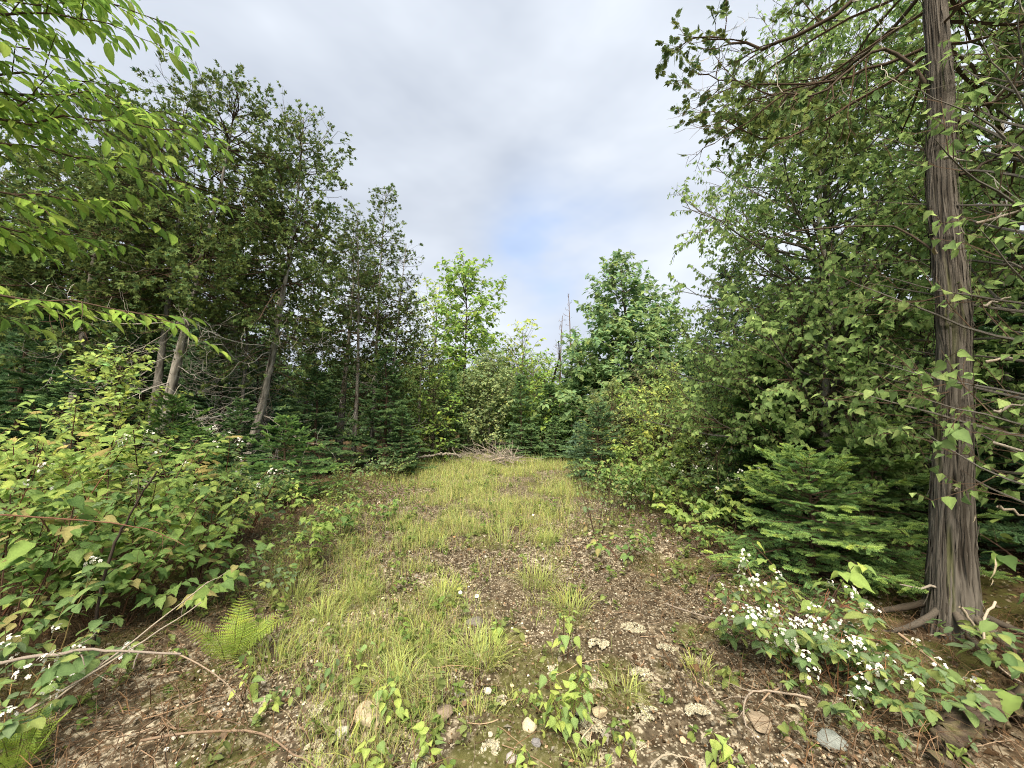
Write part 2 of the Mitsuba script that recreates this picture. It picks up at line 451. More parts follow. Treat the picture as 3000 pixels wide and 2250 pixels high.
def rough_trunk(pts, r0, r1, rings, sides, r, rough=.10, flare=.25, tone=C_BARK, pale=C_GREY, knots=(), strips=0):
    """A trunk with fibrous bark: upright ridges that wander."""
    P = np.asarray(pts, float)
    s = np.concatenate([[0], np.cumsum(np.linalg.norm(np.diff(P, axis=0), axis=1))]); s /= s[-1]
    from scipy.interpolate import CubicSpline, PchipInterpolator
    q = np.linspace(0, 1, rings)
    C = PchipInterpolator(s, P)(q)
    length = np.linalg.norm(np.diff(P, axis=0), axis=1).sum()
    R = r0 + (r1 - r0) * q ** .72 + flare * r0 * np.exp(-q * length / .30)
    a = np.arange(sides) / sides * 2 * np.pi
    A, Q = np.meshgrid(a, q * length)
    o = r.uniform(0, 50, 3)
    tw = A + .10 * Q
    ring = lambda k, zf, sd: meshkit.fbm(np.stack([np.cos(tw) * k + o[0], np.sin(tw) * k + o[1], Q * zf + o[2]], -1), 3, sd)
    big = ring(1.1, .8, 1) - .5
    ridge = 1 - np.abs(2 * ring(7.0, 2.3, 2) - 1) * 3.2
    fine = ring(17, 6.5, 3) - .5
    h = np.clip(ridge, -1, 1) * .5 + fine * .9
    rr = R[:, None] * (1 + rough * h + .16 * big)
    # buttresses at the foot
    rr += R[:, None] * flare * .5 * np.exp(-Q / .16) * np.cos(A * 5 + o[0])
    dark = np.zeros_like(Q)
    for ka, kz, ks in knots:
        da = (A - ka + np.pi) % (2 * np.pi) - np.pi
        g = np.exp(-((da * R[:, None]) ** 2 + ((Q - kz) * .8) ** 2) / ks ** 2)
        rr = rr + .38 * ks * g - .30 * ks * np.exp(-((da * R[:, None]) ** 2 + (Q - kz) ** 2) / (.3 * ks) ** 2) + .10 * ks * g * np.cos(9 * np.sqrt((da * R[:, None]) ** 2 + (Q - kz) ** 2) / ks)
        dark = np.maximum(dark, g)
    v = C[:, None] + np.stack([np.cos(A) * rr, np.sin(A) * rr, 0 * A], -1)
    i = np.arange(rings - 1)[:, None] * sides; j = np.arange(sides)[None]
    f = np.stack([i + j, i + (j + 1) % sides, i + sides + (j + 1) % sides, i + sides + j], -1).reshape(-1, 4)
    f = np.vstack([f[:, [0, 1, 2]], f[:, [0, 2, 3]]])
    t = np.clip(.42 + 1.25 * h + .7 * (ring(2.5, 1.2, 6) - .5), 0, 1)[..., None]
    c = np.asarray(tone) * .40 * (1 - t) + np.asarray(pale) * t
    moss = np.clip((ring(1.6, 1.1, 8) - .60) * 6, 0, .6)[..., None]
    c = c * (1 - moss) + np.array([.10, .11, .05]) * moss
    c = c * (1 - .45 * dark[..., None])
    m = MB().add(v.reshape(-1, 3), f, c.reshape(-1, 3))
    for _ in range(strips):
        n = r.integers(14, 44); i0 = r.integers(0, int(rings * .66)); j0 = r.integers(0, sides); st = 1 if r.uniform() < .5 else -1
        ii = i0 + (np.arange(7) * n // 6); jj = (j0 + np.round(np.cumsum(r.normal(0, .5, 7)))).astype(int) % sides
        p = v[ii, jj]; o_ = norm(p - C[ii]); tt = np.linspace(0, 1, 7)[::st]
        p = p + o_ * (.002 + .003 * tt + r.uniform(0, .026) * tt ** 4)[:, None]
        tg = norm(np.cross(UP, o_)); w_ = (r.uniform(.003, .008) * np.sqrt(np.clip(1 - (2 * np.linspace(0, 1, 7) - 1) ** 4, .02, 1)))[:, None]
        q_ = np.stack([p - tg * w_, p + o_ * .003, p + tg * w_], 1).reshape(-1, 3)
        ff = []
        for a_ in range(6):
            for b_ in (0, 1):
                k_ = 3 * a_ + b_; ff += [[k_, k_ + 1, k_ + 4], [k_, k_ + 4, k_ + 3]]
        m.add(q_, ff, np.clip((np.asarray(tone) * .6 + (np.asarray(pale) - np.asarray(tone) * .6) * r.uniform(.1, 1.1)), .02, .6))
    return m


def cedar_boughs(r, P, L, spray, dens, k2=.26, k3=.13, tpl=None, drop=.0, dead=0.0, thin=.29):
    """Twigs and sprays on the branches P of lengths L: (wood, foliage)."""
    tpl = SPRAY_LOW if tpl is None else tpl
    wd, fo = MB(), MB()
    m = len(P)
    wd.tubes(P, np.outer(.0075 * L + .003, np.linspace(1, .3, P.shape[1])), 4, jit(r, C_TWIG, m, .15, .02))
    i2, t2, p2, d2 = spawn(P, np.maximum(2, (L / k2).astype(int)), .22, 1, .8, r, .45, .2)
    L2 = L[i2] * .48 * (1.05 - .65 * t2) * r.uniform(.5, 1.25, len(i2)) + .08
    C = grow(p2, d2, L2, 5, r, .14, [-.06, .0, .08, .12])
    wd.tubes(C, np.outer(.005 * L2 + .0015, [1, .85, .7, .5, .25]), 3, jit(r, C_TWIG, len(C), .15, .02))
    i3, t3, p3, d3 = spawn(C, np.maximum(2, (L2 / k3).astype(int)), .25, 1, .7, r, .4, .25)
    L3 = np.clip(L2[i3] * .5 * (1.1 - .6 * t3), .08, .45) * r.uniform(.6, 1.3, len(i3))
    D = grow(p3, d3, L3, 4, r, .16, [-.08, .02, .10])
    wd.tubes(D[:, [0, 2, 3]], np.outer(np.full(len(D), .0022), [1, .7, .3]), 3, jit(r, C_TWIG, len(D), .15, .02))
    keep = r.uniform(0, 1, len(i2)) > dead
    live = keep[i3]
    # light and thick clumps
    q = meshkit.fbm(p3 * 1.7 + 31, 2, 5)
    live &= q + r.normal(0, .06, len(q)) > thin
    D, L3, i3l = D[live], L3[live], i3[live]
    i4, t4, p4, d4 = spawn(D, np.maximum(2, (L3 / (spray * .32) * dens).astype(int)), .15, 1, .55, r, .5, .3)
    d4 = norm(d4 + np.array([0, 0, -drop]) + r.normal(0, .15, d4.shape))
    n4 = norm(r.normal(0, .8, d4.shape) + np.array([0, 0, .7]))
    N = len(p4)
    c = jit(r, G_CEDAR, N, .20, .09)
    c *= (.8 + .6 * meshkit.fbm(p4 * 1.7 + 9, 2, 15))[:, None]
    fo.scatter(tpl, p4, d4, n4, spray * r.uniform(.65, 1.3, N), c)
    return wd, fo


def cedar(name, label, pts, r0, seed, c0, rad, nb, spray=.092, dens=1.45, prof=None, bare=14, group=None, sides=16, el=(-.25, .5), upc=1.0, tone=C_BARK):
    k = key_of(name); r = np.random.default_rng(seed)
    pts = np.asarray(pts, float)
    pts[0, 2] = gz(pts[0, 0], pts[0, 1]) - .1
    tr = rough_trunk(pts, r0, .007, 120, sides, r, .12, .2, tone)
    tr.put(k + '__trunk', 'bark', smooth=True)
    h = pts[-1, 2]
    from scipy.interpolate import PchipInterpolator
    s = (pts[:, 2] - pts[0, 2]) / (h - pts[0, 2])
    path = PchipInterpolator(s, pts)
    nb = int(nb * 1.3); u = np.sort(r.uniform(0, 1, nb) ** .72)
    zz = c0 + (1 - c0) * u
    az = r.uniform(0, 2 * np.pi, nb)
    pr = (lambda x: (1 - x) ** .7 * (.55 + .45 * np.minimum(1, x * 6))) if prof is None else prof
    L = rad * pr(u) * r.uniform(.55, 1.2, nb) + .18
    e = el[0] + (el[1] - el[0]) * u + r.normal(0, .2, nb)
    d = np.column_stack([np.cos(az) * np.cos(e), np.sin(az) * np.cos(e), np.sin(e)])
    B = grow(path(zz * .995), d, L, 8, r, .13, np.array([-.10, -.06, 0, .06, .12, .15, .16]) * upc)
    wd, fo = cedar_boughs(r, B, L, spray, dens)
    wd.put(k + '__branchwork', 'bark', kind='stuff')
    fo.put(k + '__crown', 'needle', kind='stuff')
    if bare:
        zb = r.uniform(c0 * .35, c0 + .25 * (1 - c0), bare); ab = r.uniform(0, 2 * np.pi, bare); eb = r.normal(-.15, .25, bare)
        Lb = r.uniform(.6, 1.2, bare) * rad * .95
        X = grow(path(zb), np.column_stack([np.cos(ab) * np.cos(eb), np.sin(ab) * np.cos(eb), np.sin(eb)]), Lb, 10, r, .12, [-.15, -.14, -.08, 0, .1, .18, .2, .2, .15])
        w = MB().tubes(X, np.outer(.0055 * Lb + .003, np.linspace(1, .3, 10)), 4, jit(r, C_GREY, bare, .15, .03))
        i2, t2, p2, d2 = spawn(X, 5, .3, 1, .8, r, .3, .3)
        Y = grow(p2, d2, Lb[i2] * r.uniform(.2, .5, len(i2)), 6, r, .2, [-.1, 0, .12, .2, .2])
        w.tubes(Y, np.outer(np.full(len(Y), .0046), np.linspace(1, .35, 6)), 3, jit(r, C_GREY, len(Y), .2, .03))
        i3, t3, p3, d3 = spawn(Y, 2, .3, 1, .8, r, .3, .3)
        Z = grow(p3, d3, r.uniform(.1, .35, len(i3)), 5, r, .25, .12)
        w.tubes(Z, np.full((len(Z), 5), .0034), 3, jit(r, C_GREY, len(Z), .2, .03))
        w.put(k + '__bare_branchwork', 'bark', kind='stuff')
        tag(k + '__bare_branchwork', 'bare grey lower branches curling upwards at their tips', kind='stuff')
    tag(k, label, 'tree', group)
    return k


def broadleaf(name, label, x, y, h, cr, seed, leaf, size, col, nb=26, z0=.25, spacing=.05, droop=.3, prof=None, r0=None, lean=(0, 0), el=(.15, .9), parts=None, most=300, tone=C_BARK, group=None, k2=.28, k3=.16, cat='tree', amt=.18, drop_leaf=None, hole=.30, upb=.03, wob=.1):
    k = key_of(name); r = np.random.default_rng(seed)
    z = gz(x, y)
    n = 12
    pts = np.column_stack([x + lean[0] * np.linspace(0, 1, n) ** 1.3, y + lean[1] * np.linspace(0, 1, n) ** 1.3, np.linspace(z - .1, z + h * .97, n)])
    pts[1:, :2] += np.cumsum(r.normal(0, .012 * h, (n - 1, 2)), 0) * .6
    r0 = r0 or .013 * h + .012
    MB().tubes(pts[None], np.linspace(r0, r0 * .12, n)[None], 9, tone).put(k + '__trunk', 'bark', smooth=True)
    u = np.linspace(0, 1, nb) + r.normal(0, .02, nb); u = np.clip(u, 0, 1)
    s0, _ = samp(pts[None], np.zeros(nb, int), z0 + (1 - z0) * u * .99)
    az = np.arange(nb) * 2.4 + r.normal(0, .35, nb)
    e = el[0] + (el[1] - el[0]) * u + r.normal(0, .15, nb)
    pr = (lambda q: np.sqrt(np.clip(1 - (1.6 * q - .55) ** 2 / 1.2, .05, 1))) if prof is None else prof
    L = cr * pr(u) * r.uniform(.75, 1.15, nb) + .12
    B = grow(s0, np.column_stack([np.cos(az) * np.cos(e), np.sin(az) * np.cos(e), np.sin(e)]), L, 8, r, wob, upb)
    wd = MB().tubes(B, np.outer(.008 * L + .003, np.linspace(1, .22, 8)), 5, jit(r, np.asarray(tone) * (.35 if tone is C_GREY else .8), nb, .1, .02))
    i2, t2, p2, d2 = spawn(B, np.maximum(2, (L / k2).astype(int)), .22, 1, .75, r, .5, .2)
    L2 = L[i2] * .45 * (1.1 - .65 * t2) * r.uniform(.6, 1.2, len(i2)) + .08
    C = grow(p2, d2, L2, 5, r, .12, .03)
    wd.tubes(C[:, [0, 2, 4]], np.outer(.006 * L2 + .002, np.linspace(1, .3, 3)), 3, jit(r, C_TWIG, len(C), .15, .02))
    i3, t3, p3, d3 = spawn(C, np.maximum(2, (L2 / k3).astype(int)), .15, 1, .7, r, .4, .25)
    L3 = np.clip(L2[i3] * .5 * (1.1 - .5 * t3), .07, .5) * r.uniform(.6, 1.2, len(i3))
    D = grow(p3, d3, L3, 4, r, .12, -.02)
    wd.tubes(D[:, [0, 2, 3]], np.outer(np.full(len(D), .0026), [1, .7, .4]), 3, jit(r, C_TWIG, len(D), .15, .02))
    q = meshkit.fbm(p3 * (1.6 / max(cr, .8)) * 1.5 + 31 + seed, 2, 5)
    keep = q + r.normal(0, .05, len(q)) > hole
    D, L3 = D[keep], L3[keep]
    _, _, p4, d4 = spawn(np.concatenate([D[:, :, :]]), np.maximum(2, (L3 / spacing).astype(int)), .2, 1, .9, r, .8, .25)
    _, _, p5, d5 = spawn(C, np.maximum(2, (L2 / (spacing * 2.2)).astype(int)), .4, 1, .9, r, .8, .25)
    p, d = np.vstack([p4, p5]), np.vstack([d4, d5])
    N = len(p)
    out = p - np.array([x, y, 0]); out[:, 2] = 0; out = norm(out)
    dl = norm(d + r.normal(0, .35, (N, 3)) + np.array([0, 0, -(droop if drop_leaf is None else drop_leaf)]))
    nn = norm(UP * (1.1 - .5 * droop) + out * (.25 + .5 * droop) + r.normal(0, .38, (N, 3)))
    sc = size * np.exp(r.normal(0, .22, N))
    if parts:
        leaf_parts(k, 'leaf', parts, p, dl, nn, sc, r, most)
    else:
        c = jit(r, np.asarray(col) * FRESH, N, amt, .09) * (.75 + .5 * meshkit.fbm(p * 1.2 + 5, 2, 25))[:, None]
        MB().scatter(leaf, p, dl, nn, sc, c).put(k + '__crown', 'leaf', kind='stuff')
    wd.put(k + '__branchwork', 'bark', kind='stuff')
    tag(k, label, cat, group)
    return k


def petals(r, n):
    """A cluster of five-petalled white flowers, about six centimetres across."""
    m = MB()
    tv, tf, ts = blade([0, .30, .36, 0], fold=.2, curl=.1, ts=[0, .45, .8, 1])
    for i in range(n):
        a = i * 2.4; q = np.array([math.cos(a), math.sin(a), 0]) * .015 * math.sqrt(i) + np.array([0, 0, .012 * (n - i) * .5]) + r.normal(0, .004, 3)
        nn = norm(np.array([math.cos(a) * .5, math.sin(a) * .5, .9]) + r.normal(0, .3, 3))
        ax, ay, az_ = frames(norm(r.normal(size=(1, 3))), nn[None])
        b = np.arange(5) * 2 * np.pi / 5
        dx = norm(np.cross(nn, ax[0])); dy = np.cross(nn, dx)
        dd = np.cos(b)[:, None] * dx + np.sin(b)[:, None] * dy
        m.scatter((tv, tf, ts), np.repeat(q[None], 5, 0), dd, np.repeat(nn[None], 5, 0), .0110, [.74, .74, .71])
        m.tubes(np.array([[q, q * .3 - [0, 0, .03]]]), .0010, 3, [.16, .20, .07])
    return m


for i_ in range(3):
    v_, f_, c_ = petals(np.random.default_rng(700 + i_), 5 + 2 * i_).arrays()
    scene[f'flower_cluster_{"abc"[i_]}'] = {'type': 'shapegroup', 'flowers': mikit.ply((v_, f_), 'petal', color=c_)}


def flowers(k, pos, r, sc=1.0):
    for j, p in enumerate(pos):
        n = norm(np.array([r.normal(0, .35), -.3 + r.normal(0, .35), 1.0]))
        scene[f'{k}__flower_cluster' + (f'_{j:03d}' if j else '')] = {'type': 'instance', 'to_world': pose(np.asarray(p), norm(r.normal(size=3)), n, sc * r.uniform(.8, 1.25)),
            'shapegroup': {'type': 'ref', 'id': f'flower_cluster_{"abc"[j % 3]}'}}


def bush(name, label, cat, x, y, h, rad, seed, leaf, size, ncane=7, k2=.14, spacing=.05, most=60, nflower=0, stem=(.10, .06, .045), triple=False, flat=.6, lean=(0, 0), group=None, droop=.32, low=.2, tilt=.55):
    """A shrub of several canes; its nearest leaves are parts, and so are its flower clusters."""
    k = key_of(name); r = np.random.default_rng(seed)
    z = gz(x, y)
    az = np.arange(ncane) * 2.4 + r.normal(0, .4, ncane)
    sp = r.uniform(.15, .85, ncane)
    e = np.radians(84 - 46 * sp * min(1, rad / h))
    s0 = np.column_stack([x + .12 * rad * np.cos(az), y + .12 * rad * np.sin(az), np.full(ncane, z - .02)])
    d = np.column_stack([np.cos(az) * np.cos(e) + lean[0], np.sin(az) * np.cos(e) + lean[1], np.sin(e)])
    L = h * r.uniform(.75, 1.2, ncane)
    B = grow(s0, d, L, 8, r, .07, -.055)
    wd = MB().tubes(B, np.outer(.0045 * L + .002, np.linspace(1, .4, 8)), 5, jit(r, stem, ncane, .15, .03))
    i2, t2, p2, d2 = spawn(B, np.maximum(3, (L / k2).astype(int)), low, 1, .95, r, .7, .2)
    L2 = rad * .42 * (1.15 - .7 * t2) * r.uniform(.6, 1.3, len(i2)) + .05
    C = grow(p2, d2, L2, 5, r, .12, .04)
    wd.tubes(C, np.outer(.004 * L2 + .0012, np.linspace(1, .5, 5)), 3, jit(r, stem, len(C), .2, .05))
    _, _, p3, d3 = spawn(C, np.maximum(2, (L2 / spacing).astype(int)), .25, 1, .95, r, .9, .25)
    pe, de = C[:, -1], norm(C[:, -1] - C[:, -2])
    p, d = np.vstack([p3, pe]), np.vstack([d3, de])
    pet = size * .35
    q = p + d * pet
    if triple:
        sd = norm(np.cross(d, UP) + 1e-5)
        p, d = np.vstack([q, q, q]), np.vstack([d, norm(sd + .3 * d), norm(-sd + .3 * d)])
    else:
        p = q
    N = len(p)
    d[:, 2] = d[:, 2] * .5 - droop
    d = norm(d + r.normal(0, .2, (N, 3)))
    out = p - np.array([x, y, z]); out = norm(out)
    nn = norm(UP * 1.25 + out * .35 + r.normal(0, tilt, (N, 3)))
    wd.put(k + '__stems', 'bark', kind='stuff')
    leaf_parts(k, 'leaf', leaf, p, d, nn, size * np.exp(r.normal(0, .25, N)), r, most)
    if nflower:
        tips = np.vstack([B[:, -1], C[:, -1]])
        sc_ = tips[:, 2] - .3 * np.linalg.norm(tips - np.array([0, 0, 1.6]), axis=1) + r.normal(0, .12, len(tips))
        o = np.argsort(-sc_)[:nflower]
        flowers(k, tips[o] + [0, 0, .03], r)
    tag(k, label, cat, group)
    return k


def seedling(name, label, x, y, h, n, leaf, size, seed, cat='seedling', hang=.9, nstem=1, stem=(.11, .07, .05), spread=.2):
    k = key_of(name); r = np.random.default_rng(seed)
    z = gz(x, y)
    P = grow(np.column_stack([x + r.normal(0, .02, nstem), y + r.normal(0, .02, nstem), np.full(nstem, z - .02)]), np.column_stack([r.normal(0, spread, (nstem, 2)), np.ones(nstem)]), h * r.uniform(.75, 1.05, nstem), 7, r, .07, .0)
    MB().tubes(P, np.outer(np.full(nstem, .0028 + .003 * h), np.linspace(1, .4, 7)), 5, stem).put(k + '__stem', 'bark', smooth=True)
    per = max(1, n // nstem)
    i, t, p, d = spawn(P, per, .22, 1.0, 1.1, r, .25, .25)
    pet = (size * .35 + .35 * h * (1 - t) * .6)[:, None]
    q = p + d * pet
    W = np.stack([p, p + d * pet * .5 + [0, 0, .006], q], 1)
    MB().tubes(W, .0011, 3, [.14, .13, .05]).put(k + '__petioles', 'bark', kind='stuff')
    d2 = norm(d * .7 + r.normal(0, .25, d.shape) + np.array([0, 0, -hang]) * r.uniform(.3, 1.2, (len(d), 1)))
    nn = norm(UP * .8 + d * .7 + r.normal(0, .3, d.shape))
    leaf_parts(k, 'leaf', leaf, q, d2, nn, size * np.exp(r.normal(0, .22, len(q))), r)
    tag(k, label, cat)
    return k


def grass_blades(r, pos, L, az, lean, w, col, nseg=4, flop=.5):
    """One strip per blade, arching towards az."""
    m = len(pos); t = np.linspace(0, 1, nseg + 1)
    h = np.column_stack([np.cos(az), np.sin(az), 0 * az]); s = np.column_stack([-np.sin(az), np.cos(az), 0 * az])
    L = np.broadcast_to(L, (m,)); lean = np.broadcast_to(lean, (m,)); w = np.broadcast_to(w, (m,))
    hor = (lean[:, None] * (.35 * t + .65 * t ** 2)) * L[:, None]
    ver = L[:, None] * (t - flop * lean[:, None] * t ** 2.2)
    c = pos[:, None] + hor[..., None] * h[:, None] + ver[..., None] * UP
    ww = (w[:, None] * (1 - t[None] ** 1.7) * .5)[..., None] * s[:, None]
    a, b = c - ww, c + ww
    v = np.stack([a[:, :-1], b[:, :-1]], 2).reshape(m, 2 * nseg, 3)
    v = np.concatenate([v, c[:, -1:]], 1)
    f = []
    for i in range(nseg - 1):
        f += [[2 * i, 2 * i + 1, 2 * i + 3], [2 * i, 2 * i + 3, 2 * i + 2]]
    f.append([2 * nseg - 2, 2 * nseg - 1, 2 * nseg])
    k = 2 * nseg + 1
    F = (np.array(f)[None] + (np.arange(m) * k)[:, None, None]).reshape(-1, 3)
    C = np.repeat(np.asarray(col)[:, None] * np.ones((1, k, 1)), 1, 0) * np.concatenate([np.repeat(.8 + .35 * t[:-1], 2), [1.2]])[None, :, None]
    return v.reshape(-1, 3), F, np.clip(C.reshape(-1, 3), .004, .9)


G_GRASS = [.42, .49, .17]
G_STRAW = [.42, .37, .22]


def tussock(label, x, y, h, n, seed, rad=.05, col=G_GRASS, group=None):
    n = int(n * 1.5); k = key_of('grass_tussock'); r = np.random.default_rng(seed)
    a = r.uniform(0, 6.283, n); q = rad * np.sqrt(r.uniform(0, 1, n))
    px, py = x + q * np.cos(a), y + q * np.sin(a)
    pos = np.column_stack([px, py, gz(px, py) - .01])
    az = a + r.normal(0, .6, n)
    m = MB().add(*grass_blades(r, pos, .85 * h * r.uniform(.35, 1.15, n), az, np.clip(r.normal(.72, .34, n), .05, 1.2), r.uniform(.0040, .0070, n), jit(r, col, n, .14, .06), 5))
    nd = n // 5
    m.add(*grass_blades(r, pos[:nd], h * r.uniform(.3, .8, nd), az[:nd], r.uniform(.8, 1.3, nd), np.full(nd, .003), jit(r, G_STRAW, nd, .15, .05), 5))
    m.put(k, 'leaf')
    tag(k, label, 'grass tussock', group)


def fern(label, x, y, h, n, seed, az0=None):
    k = key_of('fern'); r = np.random.default_rng(seed); z = gz(x, y)
    for i in range(n):
        a = (i * 2.4 if az0 is None else az0 + r.normal(0, .8)) + r.normal(0, .2)
        e = r.uniform(1.15, 1.5)
        P = grow([[x + .02 * math.cos(a), y + .02 * math.sin(a), z]], [[math.cos(a) * math.cos(e), math.sin(a) * math.cos(e), math.sin(e)]], h * r.uniform(.8, 1.15), 12, r, .05, -.065)
        m = MB().tubes(P, np.linspace(.003, .001, 12)[None], 4, [.13, .15, .045])
        ts = np.linspace(.18, .99, 19)
        p, tan = samp(P, np.zeros(19, int), ts)
        sd = norm(np.cross(tan, UP))
        nn = norm(np.cross(sd, tan))
        ln = h * .30 * np.sin(np.pi * np.clip((ts - .05) / .98, 0, 1) ** .75) + .012
        for sg in (-1, 1):
            m.scatter(NARROW if False else PINNA, p, norm(sd * sg + .35 * tan + [0, 0, -.12]), nn, ln, jit(r, [.34, .46, .10], 19, .1, .05))
        m.put(f'{k}__frond' + (f'_{i:03d}' if i else ''), 'leaf')
    tag(k, label, 'fern')


def pinna_template():
    v, f, sh = [], [], []
    for i in range(9):
        t = .05 + .1 * i; l = .075 * (1 - t) ** .8 + .010
        for s in (-1, 1):
            k = len(v); v += [[0, t - .02, 0], [0, t + .045, 0], [s * l, t + .07, -.02], [s * l * .9, t + .02, -.02]]
            f += [[k, k + 1, k + 2], [k, k + 2, k + 3]]; sh += [1, 1, 1.05, .95]
    return np.array(v, float), np.array(f), np.array(sh)[:, None] * np.ones(3)


PINNA = pinna_template()


def stick(name, label, cat, pts, r0, r1, seed, col=C_GREY, twigs=0, tl=.15, sides=7):
    k = key_of(name); r = np.random.default_rng(seed)
    from scipy.interpolate import PchipInterpolator
    P = np.asarray(pts, float); n = max(10, 4 * len(P)) * (5 if sides > 8 else 1)
    P = PchipInterpolator(np.linspace(0, 1, len(P)), P)(np.linspace(0, 1, n))
    P[1:-1] += r.normal(0, r0 * .35, (n - 2, 3))
    R = np.linspace(r0, r1, n) * r.uniform(.9, 1.12, n)
    cc = np.asarray(col) * np.exp(r.normal(0, .12))
    mb = MB().tubes(P[None], R[None], sides, cc)
    if sides > 8:
        v, f, c = mb.arrays(); ctr = np.repeat(P, sides, 0)
        q = meshkit.fbm(v * [14, 14, 40] + seed, 4, 3) - .5; q2 = meshkit.fbm(v * 60 + seed, 3, 5) - .5
        mb = MB().add(ctr + (v - ctr) * (1 + .75 * q + .5 * q2)[:, None], f, np.clip(c * (1 + 2.2 * q2 + 1.2 * q)[:, None] + np.array([.03, .04, .0]) * np.clip(4 * q, 0, 1)[:, None], .01, .6))
    mb.put(k + ('__shaft' if twigs else ''), 'bark', smooth=True)
    if twigs:
        i, t, p, d = spawn(P[None], twigs, .2, .98, .8, r, .2, .2)
        for j in range(twigs):
            Q = grow(p[j:j + 1], d[j:j + 1], tl * r.uniform(.5, 1.3), 5, r, .15, .02)
            MB().tubes(Q, np.linspace(r1 * .8, r1 * .35, 5)[None], 4, cc * .9).put(f'{k}__twig' + (f'_{j:03d}' if j else ''), 'bark')
    tag(k, label, cat)
    return k


def stone(label, x, y, size, seed, col, flat=.6, stretch=1.2, sink=.42, group=None, name='stone', cat='stone'):
    k = key_of(name); r = np.random.default_rng(seed)
    m = trimesh.creation.icosphere(3); v = np.array(m.vertices)
    for _ in range(6):
        d = norm(r.normal(size=3)); c = r.uniform(.62, .9); q = v @ d
        v -= np.outer(np.maximum(q - c, 0) * .9, d)
    v += norm(v) * ((meshkit.fbm(v * 2.2 + seed, 3, 3) - .5) * .22)[:, None]
    f1 = meshkit.fbm(v * 5 + seed, 3, 7)[:, None]
    c = np.asarray(col) * (.75 + .5 * f1)
    a = r.uniform(0, 6.28); R = np.array([[math.cos(a), -math.sin(a), 0], [math.sin(a), math.cos(a), 0], [0, 0, 1]])
    v = (v * [stretch, 1, flat] * size / 2) @ R.T
    v += [x, y, gz(x, y) + size / 2 * flat * (1 - 2 * sink) + .008]
    MB().add(v, m.faces, np.clip(c, .01, .9)).put(k, 'bark', smooth=True)
    tag(k, label, cat, group)


def lichen(label, x, y, size, seed, group=None):
    """A crumbly pale lichen cushion on the soil."""
    k = key_of('lichen_tuft'); r = np.random.default_rng(seed)
    n = int(900 * (size / .1) ** 1.5)
    a = r.uniform(0, 6.28, n); q = np.sqrt(r.uniform(0, 1, n)) * size / 2 * (.75 + .4 * meshkit.noise(np.column_stack([np.cos(a) * 1.5 + seed, np.sin(a) * 1.5, 0 * a])))
    px, py = x + q * np.cos(a) * 1.3, y + q * np.sin(a)
    kp = meshkit.fbm(np.column_stack([px * 38, py * 38, 0 * px + seed]), 2, 9) > .26 + .28 * q / size * 2
    px, py, q = px[kp], py[kp], q[kp]; n = len(q)
    pz = gz(px, py) + .004 + .016 * (1 - (q / size * 2) ** 2).clip(0) * r.uniform(.3, 1, n) + .006 * meshkit.noise(np.column_stack([px * 60, py * 60, 0 * px]))
    MB().scatter(GRAIN, np.column_stack([px, py, pz]), norm(r.normal(size=(n, 3))), norm(r.normal(size=(n, 3))), r.uniform(.0025, .006, n), jit(r, [.33, .315, .24], n, .3, .03)).put(k, 'bark')
    tag(k, label, 'lichen', group)


def tetra():
    v = np.array([[1, 1, 1], [-1, -1, 1], [-1, 1, -1], [1, -1, -1.0]]) * .75
    return v, np.array([[0, 2, 1], [0, 1, 3], [0, 3, 2], [1, 2, 3]]), np.ones((4, 3))


def octa():
    v = np.array([[1, 0, 0], [-1, 0, 0], [0, 1, 0], [0, -1, 0], [0, 0, 1], [0, 0, -1.0]])
    f = np.array([[0, 2, 4], [2, 1, 4], [1, 3, 4], [3, 0, 4], [2, 0, 5], [1, 2, 5], [3, 1, 5], [0, 3, 5]])
    return v, f, np.ones((6, 3))


CRUMB = octa()
GRAIN = tetra()

# ------------------------------------------------------------------ what covers the ground


def meadow(x, y):
    """How grassy the clearing is here, 0 to 1: a band that wanders to the left near the camera, a thinner strip between the wheel tracks, all across further off."""
    p = np.stack([x, y, 0 * x], -1)
    n = meshkit.fbm(p * .9 + 50, 3, 41); n2 = meshkit.fbm(p * 3.2 + 9, 3, 43)
    xc = np.interp(y, [1.5, 2.4, 3.2, 4.5, 6.5, 9, 12], [-.7, -.75, -1.25, -1.35, -.8, -.35, -.3])
    ww = np.interp(y, [1.5, 2.4, 3.2, 4.5, 6.5, 9, 12], [.04, .55, 1.10, 1.65, 2.0, 2.4, 2.7])
    band = np.clip(1.25 - np.abs(x - xc) / ww, 0, 1)
    mid = .75 * np.exp(-((x - np.interp(y, [2, 4, 8], [.35, .3, .1])) / .30) ** 2) * np.clip((y - 2.4) / .8, 0, 1)
    right = .30 * np.clip(1.4 - np.abs(x - 1.2) / .8, 0, 1) * np.clip((y - 5) / 3, 0, 1)
    return np.clip((np.maximum(np.maximum(band, mid), right)) * np.clip((n - .25) * 3.2, .08, 1.25) * np.clip((n2 - .29) * 3.4, .06, 1.25), 0, 1)


